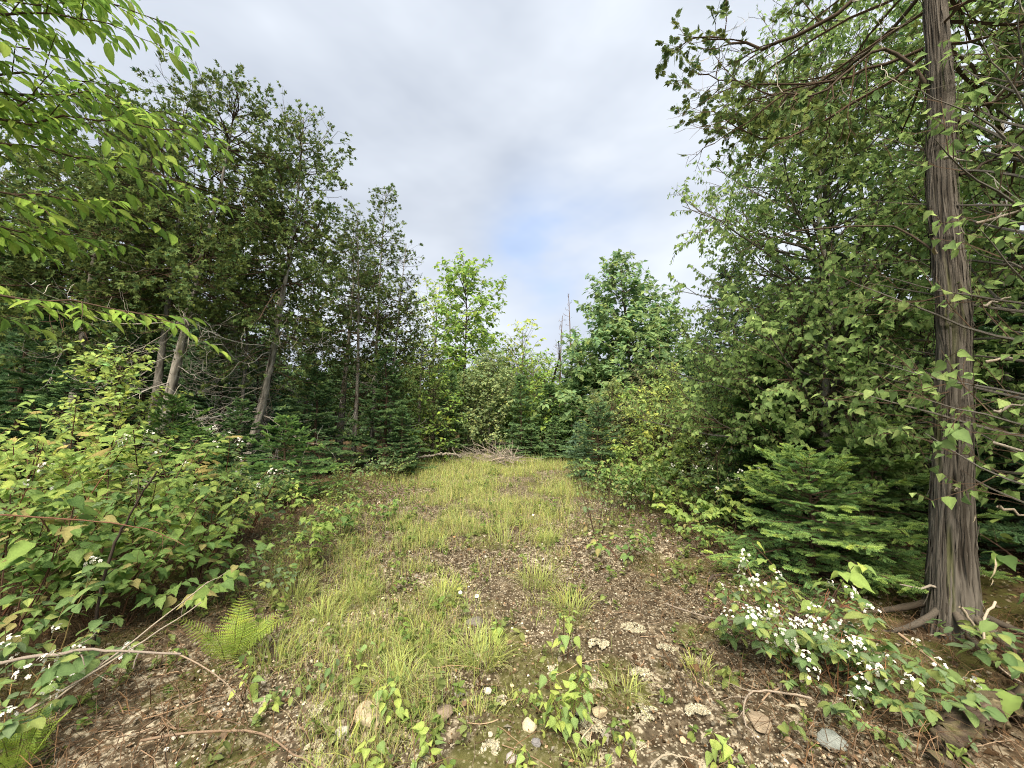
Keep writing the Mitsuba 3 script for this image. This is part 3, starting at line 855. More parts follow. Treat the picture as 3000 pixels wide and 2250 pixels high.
def make_grass():
    r = np.random.default_rng(5)
    def points(n, x0, x1, y0, y1, pw):
        y = y0 + (y1 - y0) * r.uniform(0, 1, n) ** pw; x = r.uniform(x0, x1, n)
        return x, y
    x, y = points(760000, -4.2, 3.0, 1.5, 13.5, 1.25)
    k = r.uniform(0, 1, len(x)) < meadow(x, y) ** 1.2 * np.interp(y, [1.5, 4, 13], [.35, .6, .8])
    x, y = x[k], y[k]; n = len(x)
    pos = np.column_stack([x, y, gz(x, y) - .012])
    tall = meshkit.fbm(pos * 1.3 + 70, 3, 61)
    L = np.exp(r.normal(0, .4, n)) * (.020 + .058 * tall + .010 * np.minimum(y, 9))
    c = jit(r, G_GRASS, n, .18, .08)
    dry = r.uniform(0, 1, n) < .30
    c[dry] = jit(r, G_STRAW, dry.sum(), .2, .05)
    w = r.uniform(.0030, .0056, n) * np.interp(y, [2, 6, 13], [1, 1.4, 2.2])
    az = r.uniform(0, 6.28, n); ln = np.clip(r.normal(.45, .3, n), .05, 1.3); f_ = y > 4
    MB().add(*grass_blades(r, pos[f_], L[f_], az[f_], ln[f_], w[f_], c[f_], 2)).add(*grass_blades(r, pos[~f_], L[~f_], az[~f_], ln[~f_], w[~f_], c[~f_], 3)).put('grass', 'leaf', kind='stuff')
    tag('grass', 'thin yellow green grass growing over the gravel of the clearing', 'grass', kind='stuff')
    # dead stems lying about, thickest along the edges
    n = 26000; x, y = points(n, -5, 3.6, 1.3, 11, 1.6)
    edge = np.clip((np.abs(x + .3) - 1.1) / .9, .10, 1) * (np.where((x < -.9) & (y < 3.0), 2.2, .8)); k = r.uniform(0, 1, n) < edge
    x, y = x[k], y[k]; n = len(x)
    pos = np.column_stack([x, y, gz(x, y) + r.uniform(0, .05, n)])
    MB().add(*grass_blades(r, pos, r.uniform(.08, .38, n), r.uniform(0, 6.28, n), r.uniform(.9, 1.05, n), r.uniform(.0025, .0055, n), jit(r, [.17, .115, .075], n, .45, .06), 3, flop=.93)).put('dead_grass', 'leaf', kind='stuff')
    tag('dead_grass', 'brown dead stems and straw lying along the clearing edges', 'dead grass', kind='stuff')


def make_gravel():
    r = np.random.default_rng(6); m = MB()
    ico = trimesh.creation.icosphere(0); iv, jf = np.array(ico.vertices), np.array(ico.faces)
    tpls = []
    for i in range(5):
        v = iv * (1 + r.uniform(-.28, .2, (12, 1))) * [1, r.uniform(.6, 1), r.uniform(.4, .7)]
        tpls.append((v, jf, np.ones((12, 3)) * (.85 + .3 * r.uniform(0, 1, (12, 1)))))
    n = 30000
    y = 1.25 + 6.5 * r.uniform(0, 1, n) ** 2.0; x = r.uniform(-2.6, 2.6, n) * (.45 + .12 * y)
    p = np.column_stack([x, y, 0 * x])
    keep = (r.uniform(0, 1, n) < np.clip((meshkit.fbm(p * 1.7 + 3, 3, 81) - .28) * 2.6, .06, 1)) & (np.abs(x + .1) < 2.1 + .15 * y) & (r.uniform(0, 1, n) > .7 * meadow(x, y))
    x, y = x[keep], y[keep]; n = len(x)
    s = np.exp(r.normal(-5.3, .55, n)) * np.interp(y, [1.3, 5], [.9, 1.5])
    pos = np.column_stack([x, y, gz(x, y) - s * .05 + .010 * r.uniform(0, 1, n)])
    c = jit(r, [.27, .24, .185], n, .42, .04); warm = r.uniform(0, 1, n) < .25
    c[warm] = jit(r, [.25, .18, .12], warm.sum(), .3, .03)
    wh = r.uniform(0, 1, n) < .07; c[wh] = jit(r, [.52, .50, .44], wh.sum(), .12, .02)
    g = r.integers(0, 5, n); a = r.uniform(0, 6.28, n)
    d = np.column_stack([np.cos(a), np.sin(a), r.normal(0, .2, n)]); nn = norm(UP + r.normal(0, .3, (n, 3)))
    for i in range(5):
        q = (g == i) & (s > .0055)
        m.scatter(tpls[i], pos[q], d[q], nn[q], s[q], c[q])
    q = s <= .0055
    m.scatter(CRUMB, pos[q], d[q], nn[q], s[q], c[q])
    # soil crumbs
    n = 36000; y = 1.2 + 4.5 * r.uniform(0, 1, n) ** 1.9; x = r.uniform(-2.6, 2.6, n) * (.45 + .14 * y)
    k = np.abs(x) < 2.4 + .2 * y; x, y = x[k], y[k]; n = len(x)
    s = np.exp(r.normal(-5.75, .45, n)) * np.interp(y, [1.3, 5], [.9, 1.6])
    m2 = MB().scatter(GRAIN, np.column_stack([x, y, gz(x, y) + .014 * r.uniform(0, 1, n)]), norm(r.normal(size=(n, 3))), norm(r.normal(size=(n, 3))), s, jit(r, [.075, .056, .036], n, .45, .05))
    m.put('gravel', 'bark', kind='stuff'); m2.put('soil_crumbs', 'bark', kind='stuff')
    tag('gravel', 'small pale stones scattered over the brown soil', 'gravel', kind='stuff')
    tag('soil_crumbs', 'dark crumbs of soil and moss between the small stones', 'soil', kind='stuff')


CHIP = blade([0, .3, .34, .12, 0], fold=.35, curl=.35, ts=[0, .2, .5, .85, 1])


def make_litter():
    r = np.random.default_rng(7)
    n = 76000; y = .2 + 12 * r.uniform(0, 1, n) ** 1.5; x = r.uniform(-6.5, 6.5, n) * (.8 + .06 * y)
    p = np.column_stack([x, y, 0 * x])
    k = r.uniform(0, 1, n) < np.clip(.30 + .7 * np.clip((np.abs(x + .2) - 1.2) / 1.2, 0, 1) + .7 * (meshkit.fbm(p * 1.1 + 90, 3, 3) - .5), .05, 1) * (1 - .6 * meadow(x, y))
    x, y = x[k], y[k]; n = len(x); a = r.uniform(0, 6.28, n)
    s = np.exp(r.normal(-3.8, .45, n))
    c = jit(r, [.16, .11, .07], n, .45, .06); g = r.uniform(0, 1, n) < .38; c[g] = jit(r, [.34, .31, .25], g.sum(), .2, .03)
    MB().scatter(LOW, np.column_stack([x, y, gz(x, y) + .012 + r.uniform(0, .02, n)]), norm(np.column_stack([np.cos(a), np.sin(a), r.normal(0, .25, n)])), norm(UP + r.normal(0, .5, (n, 3))), s, c).put('fallen_leaves', 'leaf', kind='stuff')
    tag('fallen_leaves', 'curled brown fallen leaves lying on the soil and under the shrubs', 'fallen leaves', kind='stuff')
    n = 2600; y = 1.3 + 8 * r.uniform(0, 1, n) ** 1.7; x = r.uniform(-3.6, 3.6, n) * (.55 + .08 * y); a = r.uniform(0, 6.28, n)
    k = r.uniform(0, 1, n) < np.clip((np.abs(x + .1) - .5) / 1.6, .22, 1); x, y, a = x[k], y[k], a[k]; n = len(x)
    P = grow(np.column_stack([x, y, gz(x, y) + r.uniform(.012, .04, n)]), np.column_stack([np.cos(a), np.sin(a), r.normal(0, .08, n)]), np.exp(r.normal(-1.9, .5, n)), 6, r, .12, 0)
    P[..., 2] = np.maximum(P[..., 2], gz(P[..., 0], P[..., 1]) + .006)
    MB().tubes(P, np.exp(r.normal(-6.1, .35, n))[:, None] * np.linspace(1, .6, 6), 4, jit(r, [.165, .125, .09], n, .4, .05)).put('twigs', 'bark', kind='stuff')
    tag('twigs', 'thin dry twigs strewn over the soil of the clearing', 'twigs', kind='stuff')


def make_weeds():
    """Low plants, too many to count: small leaved rosettes and stems."""
    r = np.random.default_rng(8); m = MB(); w = MB()
    n = 4600; y = 1.35 + 10.5 * r.uniform(0, 1, n) ** 1.4; x = r.uniform(-3.4, 3.0, n) * (.55 + .07 * y)
    dn = .10 + .55 * meadow(x, y) + .6 * np.clip((np.abs(x + .2) - 1.5) / .9, 0, 1) + .5 * np.exp(-((x + 2.5) ** 2 / .6 + (y - 5) ** 2 / 5))
    k = r.uniform(0, 1, n) < dn; x, y = x[k], y[k]; n = len(x)
    h = np.exp(r.normal(-2.75, .5, n)) * np.interp(y, [1.5, 3, 8], [.8, 1.0, 2.0])
    P = grow(np.column_stack([x, y, gz(x, y) - .01]), np.column_stack([r.normal(0, .35, (n, 2)), np.ones(n)]), h, 5, r, .1, 0)
    w.tubes(P, np.full((n, 5), .0016), 3, [.13, .14, .05])
    i, t, p, d = spawn(P, 9, .1, 1, 1.15, r, .1, .3)
    N = len(p); s = (.018 + .20 * h[i]) * np.exp(r.normal(0, .3, N)); s = np.minimum(s, .065)
    tone = r.uniform(0, 1, n)[i][:, None]
    c = jit(r, [.115, .175, .045], N, .16, .07) * (1 - tone) + jit(r, [.165, .200, .075], N, .16, .05) * tone
    c = c * 1.35; m.scatter(OVAL, p, norm(d + r.normal(0, .2, (N, 3)) + [0, 0, -.15]), norm(UP + r.normal(0, .35, (N, 3))), s, c)
    v, f, c2 = w.arrays(); m.add(v, f, c2)
    m.put('weeds', 'leaf', kind='stuff')
    tag('weeds', 'small leafy weeds and seedlings sprouting all over the clearing floor', 'weeds', kind='stuff')


make_grass(); make_gravel(); make_litter(); make_weeds()

# ------------------------------------------------------------------ trees on the left
cedar('cedar_tree', 'dark cedar with the leftmost and straightest bare trunk of the leaning pair at the left', [(-7.6, 8, 0), (-7.37, 8, 2.1), (-7.25, 8, 4.0), (-7.12, 8, 6.7), (-7.18, 8, 8.2)], .105, 11, .44, 1.8, 84, prof=lambda u: (1 - u ** 3) ** .6 * (.6 + .4 * np.minimum(1, u * 5)))
cedar('cedar_tree', 'dark cedar with a thick trunk leaning right, second of the pair at the left', [(-7.05, 7.6, 0), (-6.71, 7.6, 2.1), (-6.28, 7.6, 4.6), (-5.95, 7.6, 6.3), (-5.75, 7.6, 8.1)], .125, 12, .42, 1.75, 88, prof=lambda u: (1 - u ** 3) ** .6 * (.6 + .4 * np.minimum(1, u * 5)))
cedar('cedar_tree', 'tall cedar with a broad open crown and crooked trunk behind the young firs', [(-5.85, 8.4, 0), (-5.35, 8.4, 2.2), (-5.06, 8.4, 4.4), (-4.88, 8.4, 5.8), (-4.78, 8.4, 8.3)], .115, 13, .24, 1.55, 115, prof=lambda u: (1 - u ** 3) ** .6 * (.5 + .5 * np.minimum(1, u * 2.5)), bare=30)
cedar('cedar_tree', 'thin cedar trunk hung with curling bare grey branches beside the crooked cedar', [(-6.15, 8.8, 0), (-6.11, 8.8, 3.6), (-6.05, 8.8, 5.1), (-6.0, 8.8, 6.6)], .055, 14, .5, .9, 34, bare=50)
NARROWP = lambda u: (1 - u) ** .75 * (.6 + .4 * np.minimum(1, u * 5)) + .12
cedar('cedar_tree', 'slim cedar with a bare reddish lower trunk right of the crooked cedar', [(-4.3, 10.5, 0), (-4.22, 10.5, 2.5), (-4.25, 10.5, 4.6), (-4.36, 10.5, 7.2)], .075, 15, .20, 1.15, 105, prof=NARROWP, tone=[.16, .105, .075], bare=10)
cedar('cedar_tree', 'tallest pointed cedar at the left edge of the open sky', [(-3.98, 11, 0), (-3.92, 11, 2.4), (-3.87, 11, 4.8), (-3.72, 11, 8.05)], .075, 16, .18, 1.15, 130, prof=NARROWP, bare=10)
cedar('cedar_tree', 'grey slim cedar with drooping bare branches, rightmost of the slim cedars', [(-3.55, 11.2, 0), (-3.48, 11.2, 2.2), (-3.3, 11.2, 4.9), (-3.15, 11.2, 6.6)], .06, 17, .24, 1.05, 95, prof=NARROWP, tone=C_GREY, bare=14)
cedar('cedar_tree', 'low dense cedar between the slim cedars and the pale maple', [(-3.0, 12.4, 0), (-2.95, 12.4, 2.4), (-2.9, 12.4, 4.3)], .07, 18, .08, 1.1, 70, prof=NARROWP, bare=4)
for i, (x, y, h, rr) in enumerate([(-9.2, 8.2, 8.3, 2.0), (-10.6, 9.4, 8.0, 2.2), (-7.4, 11.8, 7.4, 1.6), (-5.4, 12.5, 7.8, 1.6)]):
    cedar('cedar_tree', 'dark cedar standing behind the leaning pair of cedars, its trunk hidden', [(x - .2, y, 0), (x, y, h * .4), (x + .15, y, h * .75), (x + .1, y, h)], .14, 30 + i, .30, rr, 75, prof=lambda u: (1 - u ** 2.5) ** .6 * (.6 + .4 * np.minimum(1, u * 5)), bare=4, group='cedars behind the leaning pair', sides=9, spray=.12)

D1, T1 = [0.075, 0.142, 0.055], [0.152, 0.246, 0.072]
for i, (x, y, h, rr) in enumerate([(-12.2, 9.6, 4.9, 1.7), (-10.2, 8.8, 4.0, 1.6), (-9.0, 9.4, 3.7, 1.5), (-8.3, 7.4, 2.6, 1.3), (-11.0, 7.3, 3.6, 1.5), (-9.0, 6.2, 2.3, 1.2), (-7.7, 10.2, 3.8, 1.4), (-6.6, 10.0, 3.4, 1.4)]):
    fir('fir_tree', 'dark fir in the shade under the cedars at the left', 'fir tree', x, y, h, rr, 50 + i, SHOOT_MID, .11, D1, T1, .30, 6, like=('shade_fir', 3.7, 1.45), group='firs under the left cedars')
fir('fir_tree', 'broad young fir with pale green tips at the foot of the crooked cedar', 'fir tree', -3.85, 6.6, 1.40, 1.15, 61, SHOOT, .085, [0.067, 0.133, 0.038], [0.16, 0.261, 0.055], .19, 7, dens=.95, like=('near_fir', 1.5, 1.15))
fir('fir_tree', 'young fir standing between the leaning pair and the bramble thicket', 'fir tree', -5.6, 6.4, 1.75, 1.1, 62, SHOOT, .09, [0.067, 0.131, 0.041], [0.152, 0.246, 0.061], .21, 7, dens=.9, like=('near_fir', 1.5, 1.15))
fir('fir_tree', 'low wide young fir between the thicket and the broad young fir', 'fir tree', -4.75, 5.9, 1.25, 1.1, 67, SHOOT, .085, [.072, .138, .04], [.17, .27, .06], .19, 7, dens=.95, like=('near_fir', 1.5, 1.15))
fir('fir_tree', 'small upright fir with a leading shoot in front of the crooked cedar', 'fir tree', -5.1, 7.3, 1.75, .9, 63, SHOOT_MID, .09, [.062, .115, .042], [.145, .225, .07], .2, 6, like=('edge_fir', 2.5, 1.15))
fir('fir_tree', 'tall young fir below the slim cedars, first from the left', 'fir tree', -4.65, 9.2, 2.5, 1.25, 64, SHOOT_MID, .10, [0.055, 0.11, 0.038], [0.123, 0.21, 0.051], .24, 6, like=('edge_fir', 2.5, 1.15))
fir('fir_tree', 'tallest young fir below the slim cedars with drooping pale tips', 'fir tree', -3.35, 10.2, 3.2, 1.3, 65, SHOOT_MID, .10, [0.061, 0.116, 0.046], [0.152, 0.232, 0.087], .25, 6, like=('edge_fir', 2.5, 1.15))
fir('fir_tree', 'small fir at the clearing edge left of the fallen log', 'fir tree', -2.75, 9.7, 1.7, .85, 66, SHOOT_MID, .09, [.042, .080, .030], T1, .22, 6, like=('edge_fir', 2.5, 1.15))
broadleaf('maple_sapling', 'bright yellow green sapling standing in front of the leaning cedars', -6.05, 5.9, 2.30, .8, 71, OVAL, .080, [.24, .32, .08], 46, .12, .040, .2, k2=.16, k3=.10, r0=.018, tone=C_TWIG, hole=.1)

# ------------------------------------------------------------------ trees at the end of the clearing
broadleaf('maple_tree', 'tall bright green maple rising alone at the end of the clearing', -2.0, 15.0, 7.2, 1.7, 81, LOW, .17, G_BRIGHT, 58, .30, .065, .35, prof=lambda u: .55 + .45 * np.sin(np.pi * np.clip(u * .9 + .05, 0, 1)), k2=.26, k3=.17, r0=.075, hole=.24, tone=[.06, .05, .042])
broadleaf('maple_tree', 'pale yellow green maple just left of the tall maple', -3.5, 16.8, 6.9, 1.7, 82, LOW, .17, [.27, .33, .10], 40, .25, .085, .35, k2=.38, k3=.22, hole=.37)
broadleaf('maple_tree', 'thin pale maple with a bare top above the grey green alder', .45, 15.2, 4.9, 1.35, 83, LOW, .17, G_YELLOW, 24, .40, .09, .3, k2=.36, k3=.22, hole=.38)
broadleaf('maple_tree', 'bushy light green maple below the tall maple', -2.9, 14.2, 3.7, 1.5, 84, LOW, .17, [.19, .28, .065], 30, .12, .075, .3, k2=.3, k3=.2, hole=.28)
broadleaf('maple_tree', 'broad dense dark green maple tapering to a point right of the dead trunks', 4.4, 14.5, 7.4, 2.75, 85, LOW, .19, [.155, .235, .085], 104, .14, .056, .35, prof=lambda u: (1 - u) ** .75 + .12, k2=.27, k3=.18, hole=.24)
broadleaf('alder', 'grey green small leaved alder behind the brush pile', -.75, 13.4, 3.3, 1.25, 86, LOW, .085, [.22, .28, .11], 50, .05, .032, .2, k2=.16, k3=.10, r0=.03, hole=.22, el=(.6, 1.2), tone=C_GREY)
broadleaf('alder', 'grey green alder between the brush pile and the tall maple', -1.55, 13.6, 2.6, 1.0, 87, LOW, .085, [.20, .26, .10], 44, .05, .034, .2, k2=.16, k3=.10, r0=.03, hole=.22, el=(.6, 1.2), tone=C_GREY)
for a_ in [('bright green maple sapling left of the brush pile', -2.5, 12.6, 2.6, 1.0, 181), ('light green sapling behind the right end of the brush pile', .9, 13.9, 3.4, 1.2, 182), ('bright sapling between the dark fir and the dead trunks', 1.2, 14.6, 2.9, 1.0, 183), ('low light green sapling in front of the dense maple', 3.2, 11.4, 2.0, 1.0, 184), ('light green sapling below the slim cedars', -3.6, 12.6, 3.0, 1.1, 185), ('tall pale sapling behind the grey green alders', -1.1, 16.4, 4.5, 1.4, 186), ('rounded pale sapling behind the dark spire shaped fir', .35, 16.6, 4.0, 1.4, 187), ('pale sapling just left of the dead trunks', 1.35, 16.6, 3.7, 1.2, 188)]:
    broadleaf('maple_sapling', *a_, LOW, .12, G_BRIGHT, 40, .08, .06, .3, k2=.22, k3=.15, r0=.025, hole=.2)
cedar('cedar_tree', 'small olive cedar behind the grey green alder', [(-.05, 15, 0), (0, 15, 2), (0, 15, 4.1)], .06, 88, .15, .8, 55, prof=NARROWP, bare=0, sides=8, spray=.15)
for args in [('dark spire shaped fir right behind the brush pile', .30, 12.9, 2.75, .95, 91), ('dark fir behind the alders at the foot of the tall maple', -2.1, 13.2, 2.9, .95, 92), ('little bright fir at the right end of the brush pile', .62, 12.5, 1.15, .7, 93),
             ('dark fir below the dead trunks', 1.35, 13.6, 2.5, 1.2, 94), ('broad dark fir between the dead trunks and the dense maple', 2.45, 13.4, 2.8, 1.5, 95), ('low fir at the far right corner of the grass', 1.35, 12.1, 1.4, .8, 96)]:
    fir('fir_tree', args[0], 'fir tree', *args[1:], SHOOT_MID, .125, [.085, .15, .060], [.19, .28, .09], .25, 6, like=('clearing_fir', 2.6, 1.15))
r_ = np.random.default_rng(97)


def snag(label, pts, r0, seed, nb, bl, col):
    k = key_of('dead_tree'); r = np.random.default_rng(seed)
    from scipy.interpolate import PchipInterpolator
    P = np.asarray(pts, float); P = PchipInterpolator(np.linspace(0, 1, len(P)), P)(np.linspace(0, 1, 16))
    MB().tubes(P[None], np.linspace(r0, r0 * .2, 16)[None], 7, col).put(k + '__trunk', 'bark', smooth=True)
    if nb:
        i, t, p, d = spawn(P[None], nb, .35, .98, 1.2, r, 0, .2)
        L = bl * (1.2 - t) * r.uniform(.5, 1.2, nb)
        B = grow(p, d, L, 6, r, .14, .06)
        m = MB().tubes(B, np.outer(.010 * L + .005, np.linspace(1, .4, 6)), 4, jit(r, col, nb, .1, .02))
        i2, t2, p2, d2 = spawn(B, 3, .3, 1, .7, r, .3, .2)
        m.tubes(grow(p2, d2, L[i2] * .45, 4, r, .15, .08), np.full((len(i2), 4), .0045), 3, jit(r, col, len(i2), .1, .02))
        m.put(k + '__branchwork', 'bark', kind='stuff')
    tag(k, label, 'dead tree')


snag('tall thin dead trunk, left of the two standing beside the dense maple', [(1.95, 16, 0), (2.0, 16, 3), (2.12, 16, 5.6)], .06, 1, 22, 1.0, [.13, .10, .085])
snag('tallest thin dead trunk, right of the two beside the dense maple', [(2.5, 16.2, 0), (2.5, 16.2, 3), (2.42, 16.2, 6.6)], .06, 2, 26, 1.0, [.15, .11, .09])
snag('black crooked dead stem leaning before the dead trunks', [(1.75, 14.2, 0), (1.62, 14.2, 1.7), (1.5, 14.2, 2.6), (1.75, 14.2, 3.6), (1.72, 14.2, 4.2)], .075, 3, 4, .5, [.022, .02, .018])
snag('far thin dead trunk seen in the gap left of the spruce', [(10.2, 21, 0), (10.25, 21, 2.6), (10.2, 21, 5.3)], .05, 4, 20, .8, [.22, .20, .19])
snag('shorter far dead trunk in the gap left of the spruce', [(10.9, 21.5, 0), (10.9, 21.5, 2.5), (10.85, 21.5, 4.7)], .045, 5, 18, .8, [.22, .20, .19])

# ------------------------------------------------------------------ trees and shrubs on the right
fir('spruce_tree', 'tall dark spruce beyond the left side of the birch', 'spruce tree', 7.35, 12.6, 6.3, 1.9, 101, SHOOT_MID, .18, [0.043, 0.084, 0.043], [0.07, 0.123, 0.055], .34, 6, dens=.95, power=.7)
fir('spruce_tree', 'blue green young spruce at the right edge of the grass', 'spruce tree', 1.98, 8.9, 1.75, .95, 102, SHOOT, .085, [.075, .135, .056], [.165, .25, .095], .17, 7, power=.7)
fir('spruce_tree', 'small blue green spruce shoot at the far right of the grass', 'spruce tree', 1.95, 11.2, 1.25, .55, 103, SHOOT_MID, .09, [0.072, 0.131, 0.07], [0.152, 0.225, 0.123], .2, 6)
fir('fir_tree', 'low fir with bright lime green tips behind the white flowers', 'fir tree', 2.88, 3.80, 1.10, 1.10, 104, SHOOT, .075, [.105, .185, .055], [.31, .41, .085], .135, 8, dens=1.0, power=.6)
fir('fir_tree', 'lime tipped fir close to the left side of the big trunk', 'fir tree', 3.75, 4.1, 1.35, 1.0, 105, SHOOT, .08, [.10, .17, .05], [.26, .36, .08], .16, 7, power=.6)
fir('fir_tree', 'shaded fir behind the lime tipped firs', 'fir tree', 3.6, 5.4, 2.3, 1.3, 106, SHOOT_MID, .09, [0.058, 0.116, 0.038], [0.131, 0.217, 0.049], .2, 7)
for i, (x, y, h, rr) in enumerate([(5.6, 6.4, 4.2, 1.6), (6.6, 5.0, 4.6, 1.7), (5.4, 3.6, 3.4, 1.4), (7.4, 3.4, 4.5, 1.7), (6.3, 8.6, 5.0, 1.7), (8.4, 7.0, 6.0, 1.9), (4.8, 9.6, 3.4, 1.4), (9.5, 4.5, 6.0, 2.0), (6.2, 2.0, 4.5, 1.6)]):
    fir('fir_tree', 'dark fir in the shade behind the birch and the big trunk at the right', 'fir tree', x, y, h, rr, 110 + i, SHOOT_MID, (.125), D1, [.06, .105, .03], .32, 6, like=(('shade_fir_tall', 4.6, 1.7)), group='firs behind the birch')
broadleaf('birch_tree', 'leafy grey stemmed birch filling the view left of the big cedar trunk', 4.25, 5.35, 6.9, 2.3, 121, BIRCH, .064, G_BIRCH, 120, .10, .036, 1.0, prof=lambda u: .95 - .55 * u ** 1.6, k2=.22, k3=.14, r0=.06, parts='birch_leaf', most=240, tone=C_GREY, hole=.26, lean=(-.1, 0), el=(.2, .95), wob=.08)
broadleaf('birch_tree', 'tall birch behind the leafy grey stemmed birch, seen between its branches', 5.7, 6.6, 7.4, 1.9, 125, LOWB, .075, G_BIRCH, 70, .15, .06, .9, k2=.26, k3=.18, r0=.06, tone=C_GREY, hole=.26)
broadleaf('birch_tree', 'tallest birch, filling the upper right corner behind the big trunk', 6.1, 4.7, 8.8, 2.2, 126, LOWB, .085, G_BIRCH, 90, .22, .06, .9, k2=.26, k3=.18, r0=.07, tone=C_GREY, hole=.24)
broadleaf('birch_tree', 'low spreading birch in front of the tall birch, over the firs', 3.95, 5.2, 2.9, 1.2, 122, BIRCH, .060, [.15, .235, .07], 46, .18, .050, .9, k2=.2, k3=.13, r0=.03, parts='birch_leaf', most=240, tone=C_TWIG, hole=.26)
broadleaf('birch_tree', 'birch with large pale leaves just behind the right side of the big trunk', 4.55, 3.3, 4.9, 1.35, 123, BIRCH, .066, [.100, .160, .050], 44, .18, .055, 1.0, k2=.22, k3=.14, r0=.045, parts='birch_leaf', most=240, tone=C_GREY, hole=.30)
broadleaf('birch_tree', 'young birch with its stem at the right edge behind the big trunk', 3.64, 2.42, 4.2, 1.0, 124, BIRCH, .060, [.100, .160, .050], 64, .20, .052, .95, k2=.2, k3=.14, r0=.022, parts='birch_leaf', most=240, tone=C_GREY, hole=.32)
for args in [('yellow green maple shrub at the right edge of the clearing, nearest the spruce', 3.15, 8.2, 1.75, 1.0, 131, G_YELLOW), ('light green maple shrub below the dense maple', 3.9, 9.6, 2.1, 1.1, 132, [.23, .31, .085]),
             ('bright leafy shrub left of the low spreading birch', 3.5, 6.6, 1.65, 1.0, 133, [.23, .31, .085]), ('pale shrub with fine leaves behind the young spruce', 2.7, 10.4, 2.1, .9, 134, [.165, .205, .070]),
             ('deep green shrub beneath the tall birch', 4.6, 7.2, 2.6, 1.2, 135, [.15, .23, .07]), ('brownish thin shrub against the foot of the dense maple', 4.6, 12.0, 2.6, 1.3, 136, [.125, .145, .070])]:
    broadleaf('shrub', args[0], *args[1:6], LOW, .085, args[6], 40, .08, .055, .25, k2=.18, k3=.12, r0=.02, tone=C_TWIG, hole=.18, el=(.5, 1.2), cat='shrub')


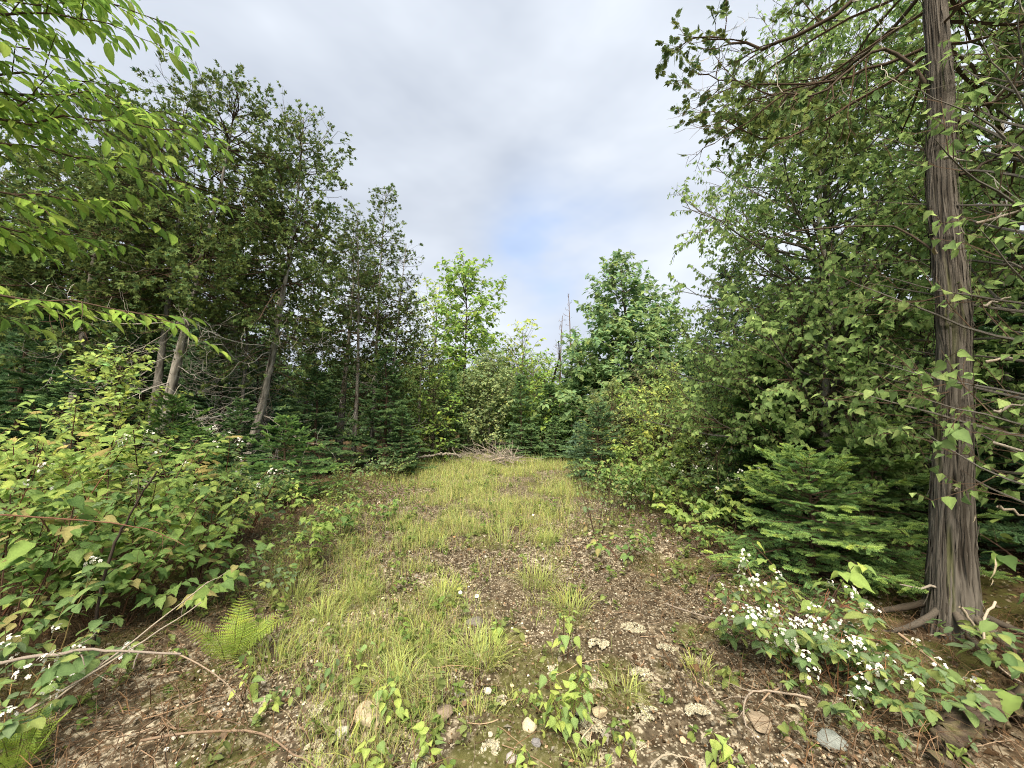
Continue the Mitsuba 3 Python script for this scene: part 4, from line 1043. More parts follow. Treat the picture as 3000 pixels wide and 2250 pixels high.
def big_cedar():
    """The big trunk at the right, its boughs and their foliage."""
    k = key_of('big_cedar'); r = np.random.default_rng(140)
    tr = rough_trunk([(3.10, 2.83, -.08), (3.15, 2.83, .7), (3.22, 2.83, 1.5), (3.285, 2.83, 2.4), (3.285, 2.84, 3.2), (3.33, 2.83, 4.1), (3.35, 2.83, 5.6), (3.4, 2.85, 9.0)], .118, .028, 560, 132, r, .17, .42, [.062, .054, .046], [.130, .120, .108], [(3.95, 2.95, .05), (3.6, 2.35, .06), (4.3, 1.75, .04), (4.4, 4.15, .05), (3.4, 3.7, .045)], 420)
    tr.put(k + '__trunk', 'bark', smooth=True)
    for j, (a, l, r0) in enumerate([(2.2, .55, .055), (3.3, .50, .05), (4.1, .62, .055), (4.9, .60, .06), (5.6, .75, .055), (.4, .5, .05)]):
        t = np.linspace(0, 1, 12) ** .8; q = np.column_stack([3.10 + np.cos(a + .35 * t * (-1) ** j) * (.09 + l * t), 2.83 + np.sin(a + .35 * t * (-1) ** j) * (.09 + l * t), .16 * (1 - t) ** 2.4 + .015 - .05 * t ** 2])
        q[:, 2] += gz(q[:, 0], q[:, 1])
        MB().tubes(q[None], (.5 * r0 * (1 - .85 * t) * r.uniform(.8, 1.2, 12))[None], 14, jit(r, [.085, .074, .062], 1, .15, .02)[0]).put(f'{k}__root' + (f'_{j:03d}' if j else ''), 'bark', smooth=True)
    bough = [([(3.34, 2.85, 5.5), (2.75, 3.1, 4.98), (2.35, 3.3, 4.92), (2.05, 3.5, 5.2), (1.80, 3.7, 5.4)], .020), ([(3.31, 2.85, 4.0), (2.95, 2.9, 4.48), (2.5, 3.0, 4.22), (2.0, 3.1, 4.25)], .015), ([(3.3, 2.9, 4.5), (2.9, 3.2, 4.5), (2.3, 3.5, 4.75), (2.0, 3.9, 5.2)], .014),
             ([(3.26, 2.85, 2.75), (2.97, 3.1, 3.14), (2.46, 3.4, 3.20), (2.13, 3.5, 3.08)], .009), ([(3.40, 2.80, 3.8), (3.66, 2.6, 3.94), (4.3, 2.4, 4.3)], .014), ([(3.38, 2.8, 3.38), (3.75, 2.7, 3.52), (4.4, 2.5, 3.9)], .013), ([(3.35, 2.95, 5.0), (3.2, 3.6, 4.9), (2.9, 4.4, 5.3)], .016), ([(3.4, 2.7, 5.2), (3.9, 2.2, 5.3), (4.6, 2.0, 5.8)], .018)]
    B, L = [], []
    from scipy.interpolate import PchipInterpolator
    for j, (q, r0) in enumerate(bough):
        q = np.asarray(q); s = PchipInterpolator(np.linspace(0, 1, len(q)), q)(np.linspace(0, 1, 14))
        s[2:-1] += r.normal(0, .012, (11, 3))
        MB().tubes(s[None], np.linspace(r0, r0 * .28, 14)[None], 8, jit(r, [.075, .060, .048], 1, .1, .02)[0]).put(f'{k}__bough' + (f'_{j:03d}' if j else ''), 'bark', smooth=True)
        if j not in (3,):
            B.append(s); L.append(np.linalg.norm(np.diff(s, axis=0), axis=1).sum())
    i2, t2, p2, d2 = spawn(np.array(B), 9, .32, 1, .75, r, .5, .2)
    L2 = r.uniform(.4, .9, len(i2)) * (1.2 - .5 * t2)
    C = grow(p2, d2, L2, 8, r, .12, [-.12, -.10, -.02, .03, .06, .1, .1])
    w2, fo = cedar_boughs(r, C, L2, .075, .95, .14, .10, SPRAY, .25, thin=.30)
    w2.put(k + '__branchwork', 'bark', kind='stuff')
    # the crown above the picture
    nb = 52; u = r.uniform(0, 1, nb) ** 1.3; az = r.uniform(0, 6.28, nb); z0 = 4.45 + 4.3 * u
    az = np.where((z0 < 5.7) & (np.abs((az - 3.87 + np.pi) % (2 * np.pi) - np.pi) < .75), az + 2.4, az); e = -.1 + .6 * u
    XL = 1.5 * (1 - u) ** .7 * r.uniform(.6, 1.1, nb) + .3
    X = grow(np.column_stack([3.33 + .02 * z0 * 0, np.full(nb, 2.84), z0]), np.column_stack([np.cos(az) * np.cos(e), np.sin(az) * np.cos(e), np.sin(e)]), XL, 8, r, .15, [-.1, -.06, 0, .06, .12, .15, .16])
    w3, f3 = cedar_boughs(r, X, XL, .08, 1.2, thin=.30)
    v, f, c = f3.arrays(); fo.add(v, f, c)
    fo.put(k + '__crown', 'needle', kind='stuff')
    w3.put(k + '__upper_branchwork', 'bark', kind='stuff')
    for j, q in enumerate([[(3.38, 2.75, 1.38), (3.48, 2.72, 1.35), (3.72, 2.65, 1.27)], [(3.35, 2.7, 2.95), (3.5, 2.6, 3.0), (3.62, 2.55, 2.97)], [(3.1, 2.75, 2.75), (3.02, 2.68, 2.78), (2.98, 2.66, 2.83)], [(3.36, 2.72, 2.35), (3.5, 2.66, 2.4)], [(3.4, 2.75, 1.95), (3.52, 2.7, 1.98)], [(3.1, 2.75, 1.05), (3.06, 2.7, 1.06)], [(3.34, 2.7, .95), (3.46, 2.62, .90)], [(3.08, 2.8, .38), (2.94, 2.85, .34), (2.82, 2.9, .33)], [(3.17, 2.71, 3.45), (3.24, 2.6, 3.36)], [(3.36, 2.7, 1.6), (3.47, 2.6, 1.66)]]):
        q = np.asarray(q, float); q = np.array([q[0] + (q[-1] - q[0]) * t if len(q) == 2 else (1 - t) ** 2 * q[0] + 2 * t * (1 - t) * q[1] + t * t * q[2] for t in np.linspace(0, 1, 6)])
        q[1:] += r.normal(0, .008, (5, 3))
        MB().tubes(q[None], np.linspace(.013, .005, 6)[None], 6, jit(r, [.30, .27, .23], 1, .15, .02)[0]).put(f'{k}__dead_branch' + (f'_{j:03d}' if j else ''), 'bark', smooth=True)
    # pale thin dead twigs among the boughs
    n = 30; i, t, p, d = spawn(np.array(B), 5, .1, .9, 1.0, r, .2, .3)
    Z = grow(p, d + [0, 0, -.3], r.uniform(.25, .8, len(p)), 8, r, .22, [.0, .02, .05, .08, .1, .1, .1])
    m = MB().tubes(Z, np.outer(np.full(len(Z), .0042), np.linspace(1, .2, 8)), 4, jit(r, C_GREY, len(Z), .2, .02))
    i, t, p, d = spawn(Z, 3, .3, 1, .8, r, .2, .3)
    m.tubes(grow(p, d, r.uniform(.1, .35, len(p)), 5, r, .22, .1), np.outer(np.full(len(p), .0026), np.linspace(1, .3, 5)), 3, jit(r, C_GREY, len(p), .2, .02))
    m.put(k + '__dead_twigs', 'bark', kind='stuff')
    # torn pale wood on the bark
    MB().scatter(NARROW, np.array([[3.245, 2.667, .62], [3.13, 2.664, .9], [3.22, 2.668, .48]]), norm(np.array([[.05, 0, -1], [0, 0, -1], [-.1, 0, -1.0]])), np.array([[.3, -1, .1]] * 3), np.array([.17, .06, .06]), np.array([.55, .48, .36])).put(k + '__torn_bark', 'bark')
    tag(k, 'big grey brown cedar with a thick fibrous trunk at the right', 'tree')


big_cedar()

# ------------------------------------------------------------------ the cherry reaching in at the top left


def cherry():
    k = key_of('cherry_tree'); r = np.random.default_rng(150)
    tp = np.array([(-3.75, 1.75, -.05), (-3.7, 1.8, 1.5), (-3.55, 1.85, 3.0), (-3.4, 1.9, 4.4), (-3.3, 1.95, 5.6)])
    from scipy.interpolate import PchipInterpolator
    tp = PchipInterpolator([0, .27, .54, .8, 1], tp)(np.linspace(0, 1, 20))
    MB().tubes(tp[None], np.linspace(.06, .012, 20)[None], 10, [.10, .072, .06]).put(k + '__trunk', 'bark', smooth=True)
    ends = [(-2.40, 2.2, 3.95, 3.5), (-2.02, 2.25, 3.32, 3.0), (-2.28, 2.1, 3.40, 2.9), (-2.45, 2.3, 2.85, 2.5), (-2.0, 2.25, 2.12, 2.1), (-2.7, 2.4, 2.70, 2.2), (-2.6, 1.95, 3.55, 3.1), (-2.35, 2.9, 3.75, 3.2), (-2.5, 2.6, 4.4, 3.9), (-2.9, 2.3, 4.3, 3.8), (-2.65, 1.8, 4.2, 3.6), (-3.0, 2.9, 3.7, 3.3), (-2.2, 2.5, 3.12, 2.8), (-3.1, 2.5, 2.75, 2.4), (-2.55, 2.15, 4.15, 3.7), (-3.0, 2.0, 2.35, 2.0), (-2.75, 2.2, 4.1, 3.6), (-3.0, 2.0, 3.9, 3.4), (-2.6, 2.35, 3.7, 3.3), (-2.9, 2.2, 3.45, 3.0), (-2.8, 2.5, 4.6, 4.0)]
    B = []
    for x, y, z, zs in ends:
        s = tp[np.argmin(np.abs(tp[:, 2] - zs))]; e = np.array([x, y, z])
        c = (s + e) / 2 + [0, 0, .22 + r.normal(0, .06)]
        t = np.linspace(0, 1, 12)[:, None]
        q = (1 - t) ** 2 * s + 2 * t * (1 - t) * c + t * t * e
        q[2:-1] += r.normal(0, .012, (9, 3))
        B.append(q)
    B = np.array(B); L = np.linalg.norm(np.diff(B, axis=1), axis=2).sum(1)
    for j in range(len(B)):
        MB().tubes(B[j:j + 1], np.linspace(.011, .0025, 12)[None], 6, [.085, .060, .048]).put(f'{k}__branch' + (f'_{j:03d}' if j else ''), 'bark', smooth=True)
    i2, t2, p2, d2 = spawn(B, 10, .30, .97, .65, r, .7, .2)
    L2 = r.uniform(.15, .42, len(i2))
    C = grow(p2, d2, L2, 6, r, .08, -.05)
    MB().tubes(C, np.outer(np.full(len(C), .003), np.linspace(1, .5, 6)), 4, [.085, .066, .045]).put(k + '__twigs', 'bark', kind='stuff')
    _, _, p, d = spawn(C, np.maximum(4, (L2 / .033).astype(int)), .12, 1, .85, r, .85, .2)
    _, _, pb, db = spawn(B, 15, .40, 1, .85, r, .85, .2)
    p, d = np.vstack([p, pb, C[:, -1], B[:, -1]]), np.vstack([d, db, norm(C[:, -1] - C[:, -2]), norm(B[:, -1] - B[:, -2])])
    N = len(p)
    dl = norm(d * [1, 1, .5] + r.normal(0, .2, (N, 3)) + [.12, 0, -.50])
    nn = norm(UP + r.normal(0, .35, (N, 3)) + d * .2)
    leaf_parts(k, 'leaf', 'cherry_leaf', p + dl * .012, dl, nn, .076 * np.exp(r.normal(0, .25, N)), r, 300, view=(-1.2, 0, 1.6))
    tag(k, 'cherry with long drooping bright green leaves reaching in at the upper left', 'tree')


cherry()

# ------------------------------------------------------------------ the thicket on the left
bush('hazel_shrub', 'broad leaved hazel shrub at the front of the left thicket beside the fern', 'shrub', -2.95, 2.95, .98, .68, 201, 'broad_leaf', .078, 12, .11, .048, 180)
bush('hazel_shrub', 'broad leaved hazel shrub at the left picture edge, above the long grey stick', 'shrub', -3.35, 2.55, 1.05, .8, 202, 'broad_leaf', .082, 12, .11, .048, 180)
bush('hazel_shrub', 'hazel shrub with pale topmost leaves in the middle of the left thicket', 'shrub', -3.5, 3.45, 1.25, .85, 203, 'pale_leaf', .074, 12, .11, .046, 170)
bush('hazel_shrub', 'tall hazel shrub at the left edge near the dark firs', 'shrub', -4.6, 3.7, 1.35, .9, 204, 'pale_leaf', .078, 12, .11, .048, 130)
bush('hazel_shrub', 'yellow green hazel shrub on the right flank of the left thicket', 'shrub', -3.0, 3.8, .85, .5, 205, 'pale_leaf', .08, 9, .12, .05, 120)
bush('hazel_shrub', 'dark leaved hazel shrub low between the brambles and the fern', 'shrub', -2.55, 3.2, .55, .40, 206, 'broad_leaf', .085, 7, .12, .055, 90)
bush('maple_shrub', 'young maple with lobed yellow leaves and orange tips above the thicket', 'young maple', -4.05, 4.15, 1.38, .7, 207, 'maple_leaf', .13, 6, .16, .08, 110)
bush('maple_shrub', 'young maple with green lobed leaves at the left picture edge', 'young maple', -5.2, 4.6, 1.45, .9, 208, 'maple_leaf', .12, 8, .16, .075, 80)
bush('bramble_shrub', 'bramble with reddish canes and white flowers at the middle of the left thicket', 'bramble', -3.4, 4.3, 1.1, .7, 209, 'bramble_leaf', .062, 9, .13, .06, 100, 12, (.16, .075, .05), True)
bush('bramble_shrub', 'browner bramble with few flowers in front of the young firs', 'bramble', -3.4, 5.0, .85, .7, 210, 'bramble_leaf', .058, 9, .13, .06, 80, 6, (.17, .09, .06), True)
bush('bramble_shrub', 'white flowering bramble at the left picture edge in mid height', 'bramble', -3.9, 2.95, 1.25, .7, 211, 'bramble_leaf', .065, 7, .14, .06, 80, 12, (.16, .075, .05), True)
bush('bramble_shrub', 'low bramble with white flowers in the lower left corner', 'bramble', -2.50, 2.02, .40, .45, 212, 'bramble_leaf', .055, 7, .12, .06, 70, 13, (.17, .12, .06), True)
bush('bramble_shrub', 'small bramble in the shade below the long grey stick', 'bramble', -2.75, 2.3, .55, .5, 213, 'bramble_leaf', .065, 6, .13, .06, 70, 4, (.12, .10, .05), True)
bush('raspberry_shrub', 'raspberry bush with light leaves standing apart right of the thicket', 'raspberry', -2.05, 4.0, .50, .24, 214, 'pale_leaf', .062, 4, .12, .06, 80, 0, (.12, .10, .06), True)
bush('raspberry_shrub', 'dark stemmed raspberry bush at the left side of the grass', 'raspberry', -2.12, 4.9, .50, .22, 215, 'broad_leaf', .066, 4, .12, .06, 80, 0, (.05, .04, .035), True)
bush('raspberry_shrub', 'small raspberry bush beside the dark stemmed one at the grass edge', 'raspberry', -1.85, 5.7, .30, .2, 216, 'broad_leaf', .055, 4, .12, .06, 60, 0, (.10, .08, .05), True)
bush('willow_shrub', 'pale small leaved willow shrub at the foot of the young firs', 'shrub', -3.2, 7.6, .55, .5, 217, 'bramble_leaf', .055, 10, .10, .045, 60)
bush('willow_shrub', 'taller pale willow shrub left of the fallen log', 'shrub', -2.75, 8.7, .65, .5, 218, 'bramble_leaf', .055, 10, .10, .045, 60)
bush('willow_shrub', 'yellowish shrub in front of the broad young fir', 'shrub', -3.3, 5.9, .45, .35, 219, 'pale_leaf', .06, 8, .11, .05, 60)
bush('leafy_weed', 'leafy weeds right of the left thicket, nearest the pale raspberry', 'weed', -2.55, 4.6, .34, .28, 251, 'bramble_leaf', .050, 7, .09, .05, 50, 0, (.10, .11, .05))
bush('leafy_weed', 'leafy weeds at the left edge of the grass, in front of the willow shrubs', 'weed', -2.85, 6.6, .36, .34, 252, 'bramble_leaf', .050, 8, .09, .05, 50, 0, (.10, .11, .05))
bush('leafy_weed', 'pale leafy weeds at the left edge of the grass beside the broad young fir', 'weed', -2.6, 5.6, .36, .30, 253, 'pale_leaf', .050, 7, .09, .05, 50, 0, (.10, .11, .05))
bush('leafy_weed', 'upright leafy weeds between the fern and the pale raspberry', 'weed', -2.0, 3.35, .38, .24, 254, 'bramble_leaf', .050, 7, .09, .05, 60, 0, (.10, .11, .05))
bush('leafy_weed', 'low weeds at the right edge of the grass before the young spruce', 'weed', 1.55, 7.0, .34, .30, 255, 'bramble_leaf', .045, 7, .09, .05, 40, 0, (.10, .11, .05))
fern('bright fern at the right foot of the left thicket', -1.80, 2.60, .38, 7, 220)
fern('pale fern in the lower left picture corner', -2.22, 1.84, .26, 8, 221)

# ------------------------------------------------------------------ low plants on the right
bush('blackberry_shrub', 'blackberry bush full of white flowers in front of the lime tipped fir', 'bramble', 1.80, 2.62, .50, .42, 231, 'bramble_leaf', .056, 10, .11, .055, 170, 22, (.16, .07, .05), True, lean=(-.15, -.1))
bush('blackberry_shrub', 'white flowering blackberry canes lying forward near the stones', 'bramble', 1.80, 2.28, .34, .42, 232, 'bramble_leaf', .052, 9, .11, .055, 130, 17, (.18, .09, .05), True, lean=(-.2, -.1))
bush('blackberry_shrub', 'white flowering blackberry below the foot of the big trunk', 'bramble', 2.12, 2.20, .30, .36, 233, 'bramble_leaf', .055, 8, .11, .055, 110, 10, (.16, .10, .05), True)
bush('blackberry_shrub', 'pale flowering bramble beneath the low spreading birch', 'bramble', 2.95, 5.6, 1.0, .8, 234, 'bramble_leaf', .06, 9, .12, .055, 80, 26, (.14, .10, .06), True)
bush('raspberry_shrub', 'bright raspberry bush at the right edge of the bare soil', 'raspberry', 2.45, 5.3, .75, .65, 235, 'pale_leaf', .07, 8, .12, .055, 90, 0, (.10, .09, .05), True)
bush('raspberry_shrub', 'green raspberry bush left of the pale flowering bramble', 'raspberry', 2.15, 6.4, .80, .65, 236, 'broad_leaf', .07, 8, .12, .055, 80, 0, (.10, .09, .05), True)
bush('raspberry_shrub', 'raspberry bush at the foot of the young spruce', 'raspberry', 1.75, 7.6, .75, .55, 237, 'broad_leaf', .065, 8, .12, .055, 70, 0, (.10, .09, .05), True)
bush('raspberry_shrub', 'light raspberry bush below the yellow green maple shrub', 'raspberry', 2.6, 7.4, 1.05, .75, 238, 'pale_leaf', .075, 9, .12, .06, 80, 0, (.10, .09, .05), True)
bush('hazel_shrub', 'low leafy plant right of the dark hole in the soil', 'shrub', 2.15, 4.5, .40, .38, 239, 'broad_leaf', .065, 7, .10, .05, 70)
bush('hazel_shrub', 'low spreading plant with broad leaves left of the dark hole', 'shrub', 1.20, 4.35, .34, .34, 240, 'broad_leaf', .085, 7, .10, .06, 70)
bush('leggy_shrub', 'thin dark stemmed shrub with few leaves at the right of the grass', 'shrub', 1.10, 5.05, .85, .34, 241, 'bramble_leaf', .05, 5, .14, .08, 70, 0, (.05, .035, .03))
bush('leggy_shrub', 'wispy shrub at the right of the grass behind the dark stemmed one', 'shrub', 1.5, 5.9, .70, .42, 242, 'bramble_leaf', .05, 7, .12, .06, 70, 0, (.10, .08, .05))
bush('striped_maple', 'seedling with big bright leaves above the blackberry flowers', 'seedling', 2.22, 2.95, .60, .16, 243, 'pale_leaf', .095, 3, .22, .10, 40)
bush('striped_maple', 'young plant with broad yellow green leaves in the lower right corner', 'seedling', 2.62, 2.06, .20, .12, 244, 'pale_leaf', .075, 2, .2, .10, 20)
bush('lily_patch', 'leafy plants in the forest shade beyond the right picture edge', 'plant', 4.6, 2.2, .45, .6, 249, 'broad_leaf', .08, 10, .12, .07, 30)
bush('lily_patch', 'leafy plants in the forest shade out to the right of the big trunk', 'plant', 4.9, 1.1, .5, .7, 250, 'broad_leaf', .08, 10, .12, .07, 30)
bush('lily_patch', 'narrow leaved green plants round the foot of the big trunk', 'plant', 2.95, 2.30, .26, .45, 245, 'bramble_leaf', .07, 14, .10, .05, 150)
bush('lily_patch', 'low green leaves in the lower right corner behind the log', 'plant', 2.75, 1.85, .22, .35, 246, 'bramble_leaf', .075, 10, .10, .05, 90)
bush('lily_patch', 'dark leaved plants in the shade right of the foot of the big trunk', 'plant', 3.65, 2.45, .30, .45, 248, 'broad_leaf', .075, 12, .10, .05, 80)
bush('hazel_shrub', 'shrub in deep shade right of the big trunk', 'shrub', 4.0, 2.6, .7, .6, 247, 'broad_leaf', .10, 6, .15, .08, 50)

# ------------------------------------------------------------------ seedlings, tussocks, stones and sticks in front
for a in [('leafy birch seedling at the bottom middle, the largest one', .28, 2.06, .32, 60, 'seedling_leaf', .062, 301, 5), ('birch seedling with grey green leaves right of the largest seedling', .50, 1.93, .19, 16, 'seedling_leaf', .058, 302, 2), ('birch seedling at the bottom edge left of the middle', -.33, 1.86, .17, 16, 'seedling_leaf', .070, 303, 2),
          ('tall single stemmed seedling in the middle of the gravel', .36, 2.62, .44, 18, 'seedling_leaf', .062, 304, 1), ('seedling with hanging leaves just in front of the tall single stemmed one', .36, 2.42, .16, 9, 'seedling_leaf', .060, 305, 1), ('bright seedling at the bottom edge, lower right', .97, 1.88, .17, 16, 'seedling_leaf', .062, 306, 2),
          ('dark green seedling left of the long grass tussock in front', -.95, 2.52, .20, 16, 'seedling_leaf', .045, 307, 2), ('grey green seedling by the flat stone', -.60, 2.10, .24, 20, 'seedling_leaf', .058, 308, 3), ('seedling at the bottom edge below the flat stone', -.62, 1.88, .15, 14, 'seedling_leaf', .06, 309, 2),
          ('bushy seedling behind the tallest grass tussock', -.10, 2.80, .20, 16, 'seedling_leaf', .058, 310, 2), ('small seedling at the bottom edge between two lichen tufts', .02, 1.86, .11, 12, 'seedling_leaf', .045, 311, 2), ('little seedling above the rounded cream stone', .09, 2.28, .10, 7, 'seedling_leaf', .036, 312, 1),
          ('leafy seedling at the foot of the bright fern', -1.55, 2.35, .22, 14, 'seedling_leaf', .06, 313, 2), ('small seedling on the bare soil right of the bright fern', -1.30, 2.18, .16, 8, 'seedling_leaf', .065, 314, 1), ('slender weed standing among the dead stems at the lower left', -1.15, 2.35, .30, 18, 'bramble_leaf', .05, 315, 1)]:
    seedling('birch_seedling', a[0], a[1], a[2], a[3], int(a[4] * 1.5), a[5], a[6] * .86, a[7], nstem=a[8] + (a[4] > 11), hang=1.1, spread=.3)
for k_, (x, y, h, n, lab) in enumerate([(-.20, 2.63, .28, 170, 'tallest lime green grass tussock in the foreground'), (-.68, 2.40, .24, 130, 'lime green grass tussock nearest the flat stone'), (-.62, 2.75, .22, 120, 'grass tussock behind the one nearest the flat stone'), (.24, 3.70, .34, 120, 'grass tussock in the strip between the tracks'), (.48, 3.25, .26, 110, 'grass tussock behind the tall seedling'),
        (-.58, 3.42, .26, 120, 'grass tussock beside the white daisies'), (1.17, 2.50, .15, 60, 'lone small grass tussock on the bare soil at the right'), (.64, 2.33, .17, 50, 'thin grass tussock between the tall seedling and the right gravel'), (-1.45, 3.10, .26, 120, 'long grass tussock at the left grass edge'), (-1.85, 3.35, .34, 120, 'long grass tussock leaning out of the left thicket'),
        (-1.30, 3.40, .24, 110, 'grass tussock left of the one beside the daisies'), (-.42, 2.62, .16, 80, 'small lime tussock left of the tallest one'), (-.02, 2.25, .10, 40, 'tiny grass tussock above the lichen tufts'), (-.18, 2.16, .13, 50, 'wispy tussock in front of the tallest one'), (.36, 1.86, .10, 45, 'tiny grass tussock right of the largest seedling'),
        (-1.55, 2.62, .30, 90, 'loose grass tussock beside the bright fern'), (-.88, 1.78, .12, 60, 'grass tussock at the bottom edge near the lower left'), (.42, 4.9, .22, 140, 'dense green tussock far up the right track'), (-.05, 4.7, .48, 60, 'tall thin grass clump in the middle distance')]):
    tussock(lab, x, y, h, n, 330 + k_, rad=.05 + .34 * h)
for a in [('flat tan stone left of the grey green seedling', -.76, 2.17, .145, [.34, .30, .22], .45, 1.5), ('rounded cream stone left of the largest seedling', .09, 2.09, .075, [.42, .38, .28], .85, 1.0), ('white quartz stone near the flat tan stone', -.86, 2.05, .07, [.42, .40, .36], .6, 1.5), ('blue grey stone at the lower right, in front of the blackberry canes', 1.55, 1.99, .11, [.19, .215, .21], .6, 1.3),
          ('square tan stone right of the largest seedling', .47, 2.19, .075, [.36, .31, .21], .6, 1.2), ('dark grey stone half hidden under the largest seedling', .12, 1.99, .05, [.17, .17, .18], .7, 1.1), ('pointed grey stone at the bottom between lichen tufts', .0, 1.91, .06, [.30, .28, .28], .8, .9), ('brownish stone in front of the grey green seedling', -.36, 2.18, .09, [.20, .165, .13], .7, 1.1),
          ('pale oval stone at the bottom right of the largest seedling', .34, 1.83, .06, [.36, .33, .22], .6, 1.5), ('flat brown stone at the lower right near the blue grey one', 1.28, 2.12, .12, [.24, .20, .15], .3, 1.3), ('white stone left of the wispy tussock', -.30, 2.33, .05, [.42, .40, .36], .7, 1.2), ('white stone above the wispy tussock', -.14, 2.34, .045, [.42, .40, .36], .7, 1.2),
          ('dark stone sunk in the soil beside the white daisies', -.28, 3.05, .12, [.13, .12, .11], .5, 1.3), ('grey slab stone at the bottom edge on the right', 1.32, 1.80, .10, [.30, .29, .27], .35, 1.4)]:
    stone(a[0], a[1], a[2], a[3], int(abs(a[1]) * 1000 + a[2] * 100), a[4], a[5], a[6])
for k_, (x, y, s) in enumerate([(.72, 2.2, .12), (-.4, 1.9, .10), (1.0, 2.2, .11), (-1.05, 2.2, .10), (.9, 3.0, .14), (.6, 2.8, .12), (-.10, 1.97, .10), (.31, 2.19, .10), (.42, 2.10, .10), (.36, 2.03, .08), (.50, 2.42, .11), (.62, 1.98, .06), (.38, 1.76, .09), (-.05, 2.27, .07), (.80, 2.5, .12), (.25, 2.52, .09), (-.95, 1.98, .08), (1.05, 2.75, .10), (.05, 1.84, .06)]):
    lichen('pale crumbly lichen tuft on the dark soil among the small stones', x, y, s, 360 + k_, 'lichen tufts on the soil')
for k_, (x, y, lab) in enumerate([(-.42, 3.26, 'left of the two white daisies by the grass tussock'), (-.28, 3.2, 'right of the two white daisies by the grass tussock'), (.30, 5.6, 'white daisy far up the grass strip')]):
    k = key_of('daisy'); r = np.random.default_rng(380 + k_); z = float(gz(x, y))
    MB().tubes(np.array([[[x, y, z], [x + .01, y, z + .08], [x, y - .02, z + .14]]]), .002, 4, [.12, .17, .05]).put(k + '__stem', 'bark')
    a_ = np.arange(14) * 2 * np.pi / 14
    MB().scatter(blade([0, .12, .14, 0], ts=[0, .5, .85, 1]), np.repeat([[x, y - .02, z + .14]], 14, 0), np.column_stack([np.cos(a_), np.sin(a_) * .8, np.sin(a_) * .5]), np.repeat([[0, -.5, .85]], 14, 0), .016, [.78, .78, .76]).put(k + '__petals', 'bark')
    MB().scatter(CRUMB, np.array([[x, y - .023, z + .143]]), np.array([[0, 1.0, .5]]), np.array([[0, -.5, .85]]), .007, [.5, .36, .03]).put(k + '__centre', 'bark')
    tag(k, lab, 'flower')

stick('fallen_branch', 'long grey stick lying level across the left corner', 'stick', [(-2.85, 2.1, .27), (-2.4, 2.1, .335), (-2.18, 2.1, .36), (-1.72, 2.1, .34)], .010, .005, 401, [.21, .185, .165], 3, .2)
stick('fallen_branch', 'pale thin stick slanting up through the thicket behind the fern', 'stick', [(-2.5, 2.15, .02), (-2.09, 2.2, .33), (-1.75, 2.3, .62)], .007, .003, 402, [.25, .225, .19], 2, .15)
stick('fallen_branch', 'pale stick slanting from the lower left corner to the fern', 'stick', [(-2.6, 1.95, .0), (-2.06, 2.1, .32), (-1.71, 2.2, .55)], .007, .003, 403, [.25, .225, .19], 2, .15)
stick('bramble_cane', 'thin brown bramble cane arching level through the left thicket', 'cane', [(-3.1, 2.3, 1.0), (-2.58, 2.3, .97), (-2.2, 2.3, .93), (-1.9, 2.3, .82)], .005, .002, 404, [.15, .085, .06], 3, .15)
stick('dark_stem', 'dark straight stem standing up in the left thicket', 'stem', [(-2.62, 2.5, .0), (-2.58, 2.55, .7), (-2.50, 2.58, .92), (-2.36, 2.6, 1.2)], .010, .005, 405, [.045, .036, .032], 4, .2)
stick('fallen_branch', 'thin stick dropping from the end of the long grey stick', 'stick', [(-1.76, 2.1, .35), (-1.55, 2.12, .22), (-1.42, 2.15, .06)], .004, .002, 406, [.22, .18, .14])
stick('fallen_branch', 'brown stick lying on the dead stems at the bottom left', 'stick', [(-1.75, 1.93, .05), (-1.3, 2.0, .04), (-.95, 1.86, .03), (-.8, 1.8, .02)], .006, .003, 407, [.20, .15, .11], 3, .15)
stick('fallen_branch', 'curved bare stick propped beside the big trunk', 'stick', [(2.90, 2.4, .46), (2.82, 2.4, .34), (2.80, 2.38, .20), (2.87, 2.34, .08), (2.98, 2.3, .02)], .007, .004, 408, [.36, .31, .25])
stick('fallen_branch', 'short straight stick leaning on the foot of the big trunk', 'stick', [(2.80, 2.5, .38), (2.88, 2.5, .26), (2.97, 2.5, .06)], .009, .006, 409, [.30, .26, .21])
stick('fallen_branch', 'forked grey stick lying on the soil at the lower right', 'stick', [(1.62, 2.20, .05), (1.38, 2.26, .05), (1.25, 2.18, .05), (1.17, 2.05, .04), (1.16, 1.92, .04)], .006, .003, 410, [.22, .19, .16], 4, .14)
stick('fallen_branch', 'brown stick slanting down in front of the flowers under the trunk', 'stick', [(2.35, 2.45, .25), (2.48, 2.3, .12), (2.58, 2.2, .04)], .009, .005, 411, [.24, .18, .13])
stick('fallen_branch', 'small pale stick at the bottom edge right of the seedlings', 'stick', [(.60, 1.80, .03), (.72, 1.88, .03), (.85, 1.84, .03)], .005, .003, 412, [.32, .28, .22], 1, .08)
stick('fallen_branch', 'thin grey stick at the right side of the bare soil', 'stick', [(1.25, 3.25, .04), (1.55, 3.0, .05), (1.95, 2.95, .04)], .007, .003, 413, [.22, .19, .16], 2, .14)
stick('fallen_branch', 'short dark stick on the soil before the lime tipped fir', 'stick', [(1.75, 3.55, .04), (1.9, 3.75, .05), (2.1, 3.8, .04)], .014, .01, 414, [.09, .075, .065])
stick('rotten_log', 'dark mossy log in the lower right corner', 'log', [(1.92, 1.82, .01), (2.05, 1.92, .045), (2.35, 2.05, .07), (2.75, 2.12, .10), (3.3, 2.2, .12)], .045, .055, 415, [.065, .052, .043], 0, sides=32)
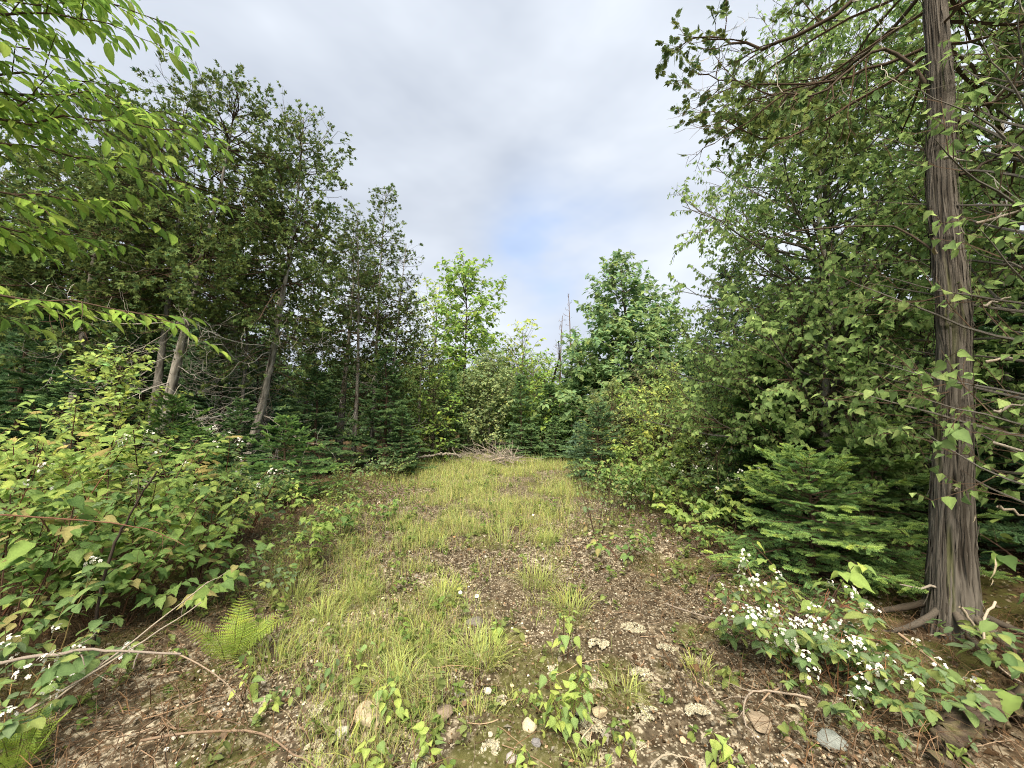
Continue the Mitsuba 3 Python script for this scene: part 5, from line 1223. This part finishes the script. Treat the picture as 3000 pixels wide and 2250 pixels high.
stick('fallen_log', 'long grey log lying at the left end of the brush pile', 'log', [(-3.2, 11.2, .12), (-2.6, 11.35, .26), (-1.9, 11.5, .34), (-1.5, 11.6, .22)], .042, .03, 416, [.20, .185, .165], 2, .3, sides=9)


def brush_pile():
    k = key_of('brush_pile'); r = np.random.default_rng(420)
    n = 46
    x = r.normal(-.35, .42, n); y = r.normal(11.75, .25, n)
    a = np.where(r.uniform(0, 1, n) < .6, r.normal(2.6, .5, n), r.uniform(0, 6.28, n)); e = np.abs(r.normal(.28, .2, n))
    P = grow(np.column_stack([x, y, r.uniform(.0, .25, n)]), np.column_stack([np.cos(a) * np.cos(e), np.sin(a) * np.cos(e) * .4, np.sin(e)]), r.uniform(.5, 1.1, n), 9, r, .07, -.10)
    P[..., 2] = np.maximum(P[..., 2], gz(P[..., 0], P[..., 1]) + .02)
    c = jit(r, [.235, .205, .18], n, .22, .02)
    for j in range(n):
        MB().tubes(P[j:j + 1], np.linspace(r.uniform(.009, .02), .004, 9)[None], 5, c[j]).put(f'{k}__stick' + (f'_{j:03d}' if j else ''), 'bark')
    i, t, p, d = spawn(P, 9, .2, 1, .7, r, .1, .3)
    Z = grow(p, d, r.uniform(.2, .6, len(p)), 5, r, .14, -.03)
    MB().tubes(Z, np.outer(np.full(len(Z), .0055), np.linspace(1, .5, 5)), 3, jit(r, [.25, .225, .20], len(Z), .22, .02)).put(k + '__twigs', 'bark', kind='stuff')
    tag(k, 'heap of grey cut branches at the end of the grass', 'brush pile')


brush_pile()

# ------------------------------------------------------------------ the forest round about: a few firs and leafy trees, copied by instances
FK = []
for i, (h, rr, sd) in enumerate([(5.5, 1.7, 501), (7.0, 1.9, 502), (4.2, 1.5, 503)]):
    tr, cr, wd = fir_parts(np.random.default_rng(sd), h, rr, SHOOT_FAR, .24, [.070, .125, .052], [.14, .21, .08], .36, 6)
    for nm, mb, bs in (('trunk', tr, 'bark'), ('crown', cr, 'needle')):
        v_, f_, c_ = mb.arrays()
        scene[f'forest_fir_{"abc"[i]}_{nm}'] = {'type': 'shapegroup', nm: mikit.ply((v_, f_), bs, color=c_)}
r_ = np.random.default_rng(510)
spots = []
for x0, x1, y0, y1, n, lab, grp in [(-24, -9.5, 9, 22, 22, 'dark fir deep in the forest on the left', 'firs deep in the left forest'), (-9, 3.5, 17.5, 30, 24, 'fir in the forest beyond the end of the clearing', 'firs beyond the clearing'), (5, 26, 16, 30, 22, 'fir in the forest beyond the dense maple and the spruce', 'firs beyond the right side'), (9, 22, 2, 15, 18, 'dark fir deep in the forest on the right', 'firs deep in the right forest'), (-20, -8.0, -3, 6, 11, 'fir in the forest beside the camera on the left', 'firs beside the left thicket'), (5.0, 15, -5, 2.4, 16, 'fir in the forest beside the camera on the right', 'firs beside the big trunk')]:
    for _ in range(n):
        for _try in range(20):
            x, y = r_.uniform(x0, x1), r_.uniform(y0, y1)
            if all((x - a) ** 2 + (y - b) ** 2 > 1.7 ** 2 for a, b in spots): break
        spots.append((x, y))
        k = key_of('forest_fir'); g = 'abc'[r_.integers(0, 3)]
        s = r_.uniform(.75, 1.15) * (.55 if grp == 'firs beside the big trunk' and x < 9 else .62 if grp in ('firs beyond the clearing',) else .75 if 'right side' in grp else 1)
        to = T().translate([x, y, float(gz(x, y))]).rotate([0, 0, 1], float(r_.uniform(0, 360))).scale([s, s, s])
        for nm in ('trunk', 'crown'):
            scene[f'{k}__{nm}'] = {'type': 'instance', 'to_world': to, 'shapegroup': {'type': 'ref', 'id': f'forest_fir_{g}_{nm}'}}
        tag(k, lab, 'fir tree', grp)


def far_forest():
    """The wood behind everything, one mass of foliage."""
    r = np.random.default_rng(520); m = MB()
    n = 420
    a = r.uniform(0, 2 * np.pi, n); q = r.uniform(30, 46, n)
    x, y = q * np.sin(a), q * np.cos(a)
    h = np.where(np.abs(np.arctan2(x, y)) < .6, r.uniform(3.0, 5.5, n), r.uniform(6, 11, n)); w = h * r.uniform(.16, .26, n)
    per = 44
    i = np.repeat(np.arange(n), per); u = r.uniform(0, 1, n * per)
    az = r.uniform(0, 6.28, n * per); rr = w[i] * (1 - u) ** .7 * np.sqrt(r.uniform(.1, 1, n * per)) + .1
    p = np.column_stack([x[i] + rr * np.cos(az), y[i] + rr * np.sin(az), .1 + u * h[i]])
    d = norm(np.column_stack([np.cos(az), np.sin(az), r.normal(-.2, .3, n * per)]))
    c = jit(r, [.085, .145, .055], n, .22, .15)[i] * np.exp(r.normal(0, .2, (n * per, 1)))
    m.scatter(SHOOT_FAR, p, d, norm(UP + r.normal(0, .4, (n * per, 3))), r.uniform(1.0, 2.0, n * per), c)
    m.put('far_forest', 'needle', kind='stuff')
    tag('far_forest', 'far off wood closing the view behind the trees', 'forest', kind='stuff')


far_forest()
